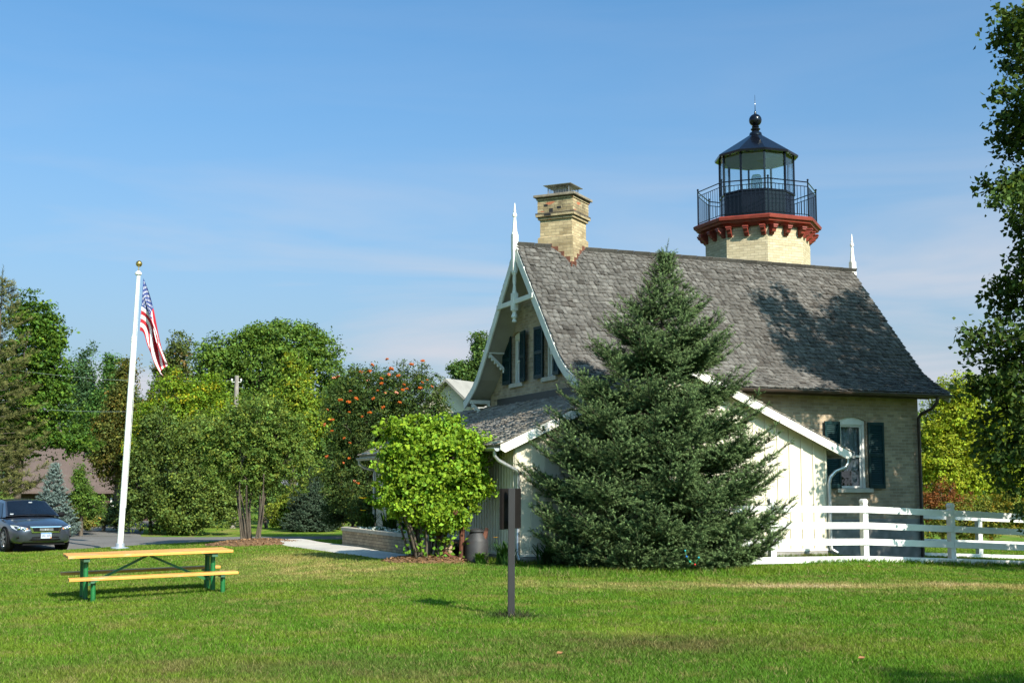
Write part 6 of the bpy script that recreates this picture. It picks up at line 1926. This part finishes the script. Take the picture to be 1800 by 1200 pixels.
# ---------------------------------------------------------------- far buildings and the power line
paint('barn_brown', (0.055, 0.030, 0.022), 0.85, 0.25, 2.0)
paint('barn_roof', (0.088, 0.062, 0.055), 0.85, 0.15, 2.0, dirt=(0.068, 0.048, 0.043))
paint('grey_shingle', (0.24, 0.23, 0.21), 0.85, 0.15, 2.0)
paint('pole_wood', (0.22, 0.20, 0.18), 0.9, 0.25, 5.0)
paint('wire', (0.16, 0.20, 0.19), 0.5, 0.1, 5.0)
def gable_house(label, c, rot, L, W, hw_, hr, wm, rm, name, ov=0.4, wins=()):
    z = tz(c[0], c[1])
    t = thing(name, label, 'building', (c[0], c[1], z), rot)
    mb = MB()
    mb.prism([(-L / 2, -W / 2, -0.5), (-L / 2, W / 2, -0.5), (-L / 2, W / 2, hw_), (-L / 2, 0, hr - 0.06), (-L / 2, -W / 2, hw_)], (L, 0, 0)); mb.build('wall', wm, t)
    mb = MB()
    sl = (hr - hw_) / (W / 2)
    for sg in (-1, 1):
        e = W / 2 + ov
        mb.prism([(-L / 2 - ov, 0, hr), (-L / 2 - ov, sg * e, hr - sl * e), (-L / 2 - ov, sg * e, hr - sl * e + 0.14), (-L / 2 - ov, 0, hr + 0.14)], (L + 2 * ov, 0, 0))
    mb.build('roof', rm, t)
    for (x, z0_, w_, h_) in wins:
        f = MB().box(x - w_ / 2, x + w_ / 2, -W / 2 - 0.04, -W / 2 + 0.02, z0_, z0_ + h_).build('window', MATS['sash_white'], t)
        MB().box(x - w_ / 2 + 0.08, x + w_ / 2 - 0.08, -W / 2 - 0.05, -W / 2 - 0.03, z0_ + 0.08, z0_ + h_ - 0.08).build('pane', MATS['tinted_glass'], f)
    return t
bc_ = at(128, 850, 74)
gable_house('long low barn with brown walls and a faded brown roof among the trees', (bc_.x, bc_.y + 2.5), R(24), 8.0, 6.5, 2.15, 4.75, MATS['barn_brown'], MATS['barn_roof'], 'barn', 0.6, [(1.5, 0.9, 0.9, 0.8)])
pk = at(790, 666, 60)
gable_house('small white house with pale grey shingle roof behind the rowan', (pk.x + 4.0 * math.cos(R(58)), pk.y + 4.0 * math.sin(R(58))), R(58), 8.0, 6.0, 4.4, pk.z - tz(pk.x, pk.y) - 0.12, MATS['annex_wall'], MATS['grey_shingle'], 'small_house', 0.35)
up = base_at(411, 57)
zt = at(411, 660, 57).z
utp = thing('utility_pole', 'weathered grey utility pole among the driveway trees', 'utility pole', (up[0], up[1], tz(*up)))
hh = zt - tz(*up)
mb = MB(); mb.tube([(0, 0, -0.3), (0, 0, hh)], [0.15, 0.10], 12); mb.build('pole', MATS['pole_wood'], utp, smooth=True)
for sg in (-1, 1):
    mb = MB(); mb.tube([(sg * 0.08, -0.05, hh - 0.30), (sg * 0.20, -0.05, hh - 0.30), (sg * 0.21, -0.05, hh - 0.22)], 0.015, 6); mb.lathe([(0.03, hh - 0.25), (0.045, hh - 0.22), (0.03, hh - 0.19), (0.038, hh - 0.17), (0.012, hh - 0.14)], sg * 0.21, -0.05, 8); mb.build('insulator', MATS['pole_white'], utp, smooth=True)
for (pa, pb, lb_) in (((411, 668), (-30, 643), 'thin pale overhead wire running left from the utility pole above the trees'), ((411, 712), (-30, 712), 'lower thin overhead wire running left from the utility pole')):
    a = at(pa[0], pa[1], 57); b_ = at(pb[0], pb[1], 52)
    pts = [a.lerp(b_, k / 20) - Vector((0, 0, 0.28 * math.sin(PI * k / 20))) - a for k in range(21)]
    mb = MB(); mb.tube(pts, 0.005, 5)
    o = mb.build('power_line', MATS['wire'], None); o.location = a
    tag(o, lb_, 'wire')

# a few fallen leaves on the lawn
paint('dry_leaf', (0.24, 0.11, 0.04), 0.8, 0.3, 12.0)
for (px, py, lb_) in ((985, 1149, 'orange brown fallen leaf in the foreground grass left of centre'), (1516, 1158, 'small orange fallen leaf on the lawn above the lower right shadow'), (1528, 996, 'fallen leaf on the grass near the foot of the fence'), (1440, 1013, 'dark curled fallen leaf between the fence and the bare patch')):
    r = ray(px, py); t = -1.55 / r.z
    q = Vector((0, 0, EYE)) + r * t
    mb = MB()
    s = 0.042
    mb.add([(-s, 0, 0.01), (-s * 0.2, -s * 0.6, 0.035), (s, 0, 0.03), (s * 0.1, s * 0.7, 0.012), (0, 0, 0.002)], [(0, 1, 4), (1, 2, 4), (2, 3, 4), (3, 0, 4)])
    o = mb.build('fallen_leaf', MATS['dry_leaf'], None, fix=False); o.location = (q.x, q.y, tz(q.x, q.y) + 0.045); o.rotation_euler = (0.2, 0.3, rng.random() * 6)
    tag(o, lb_, 'leaf', 'fallen leaves on the lawn')
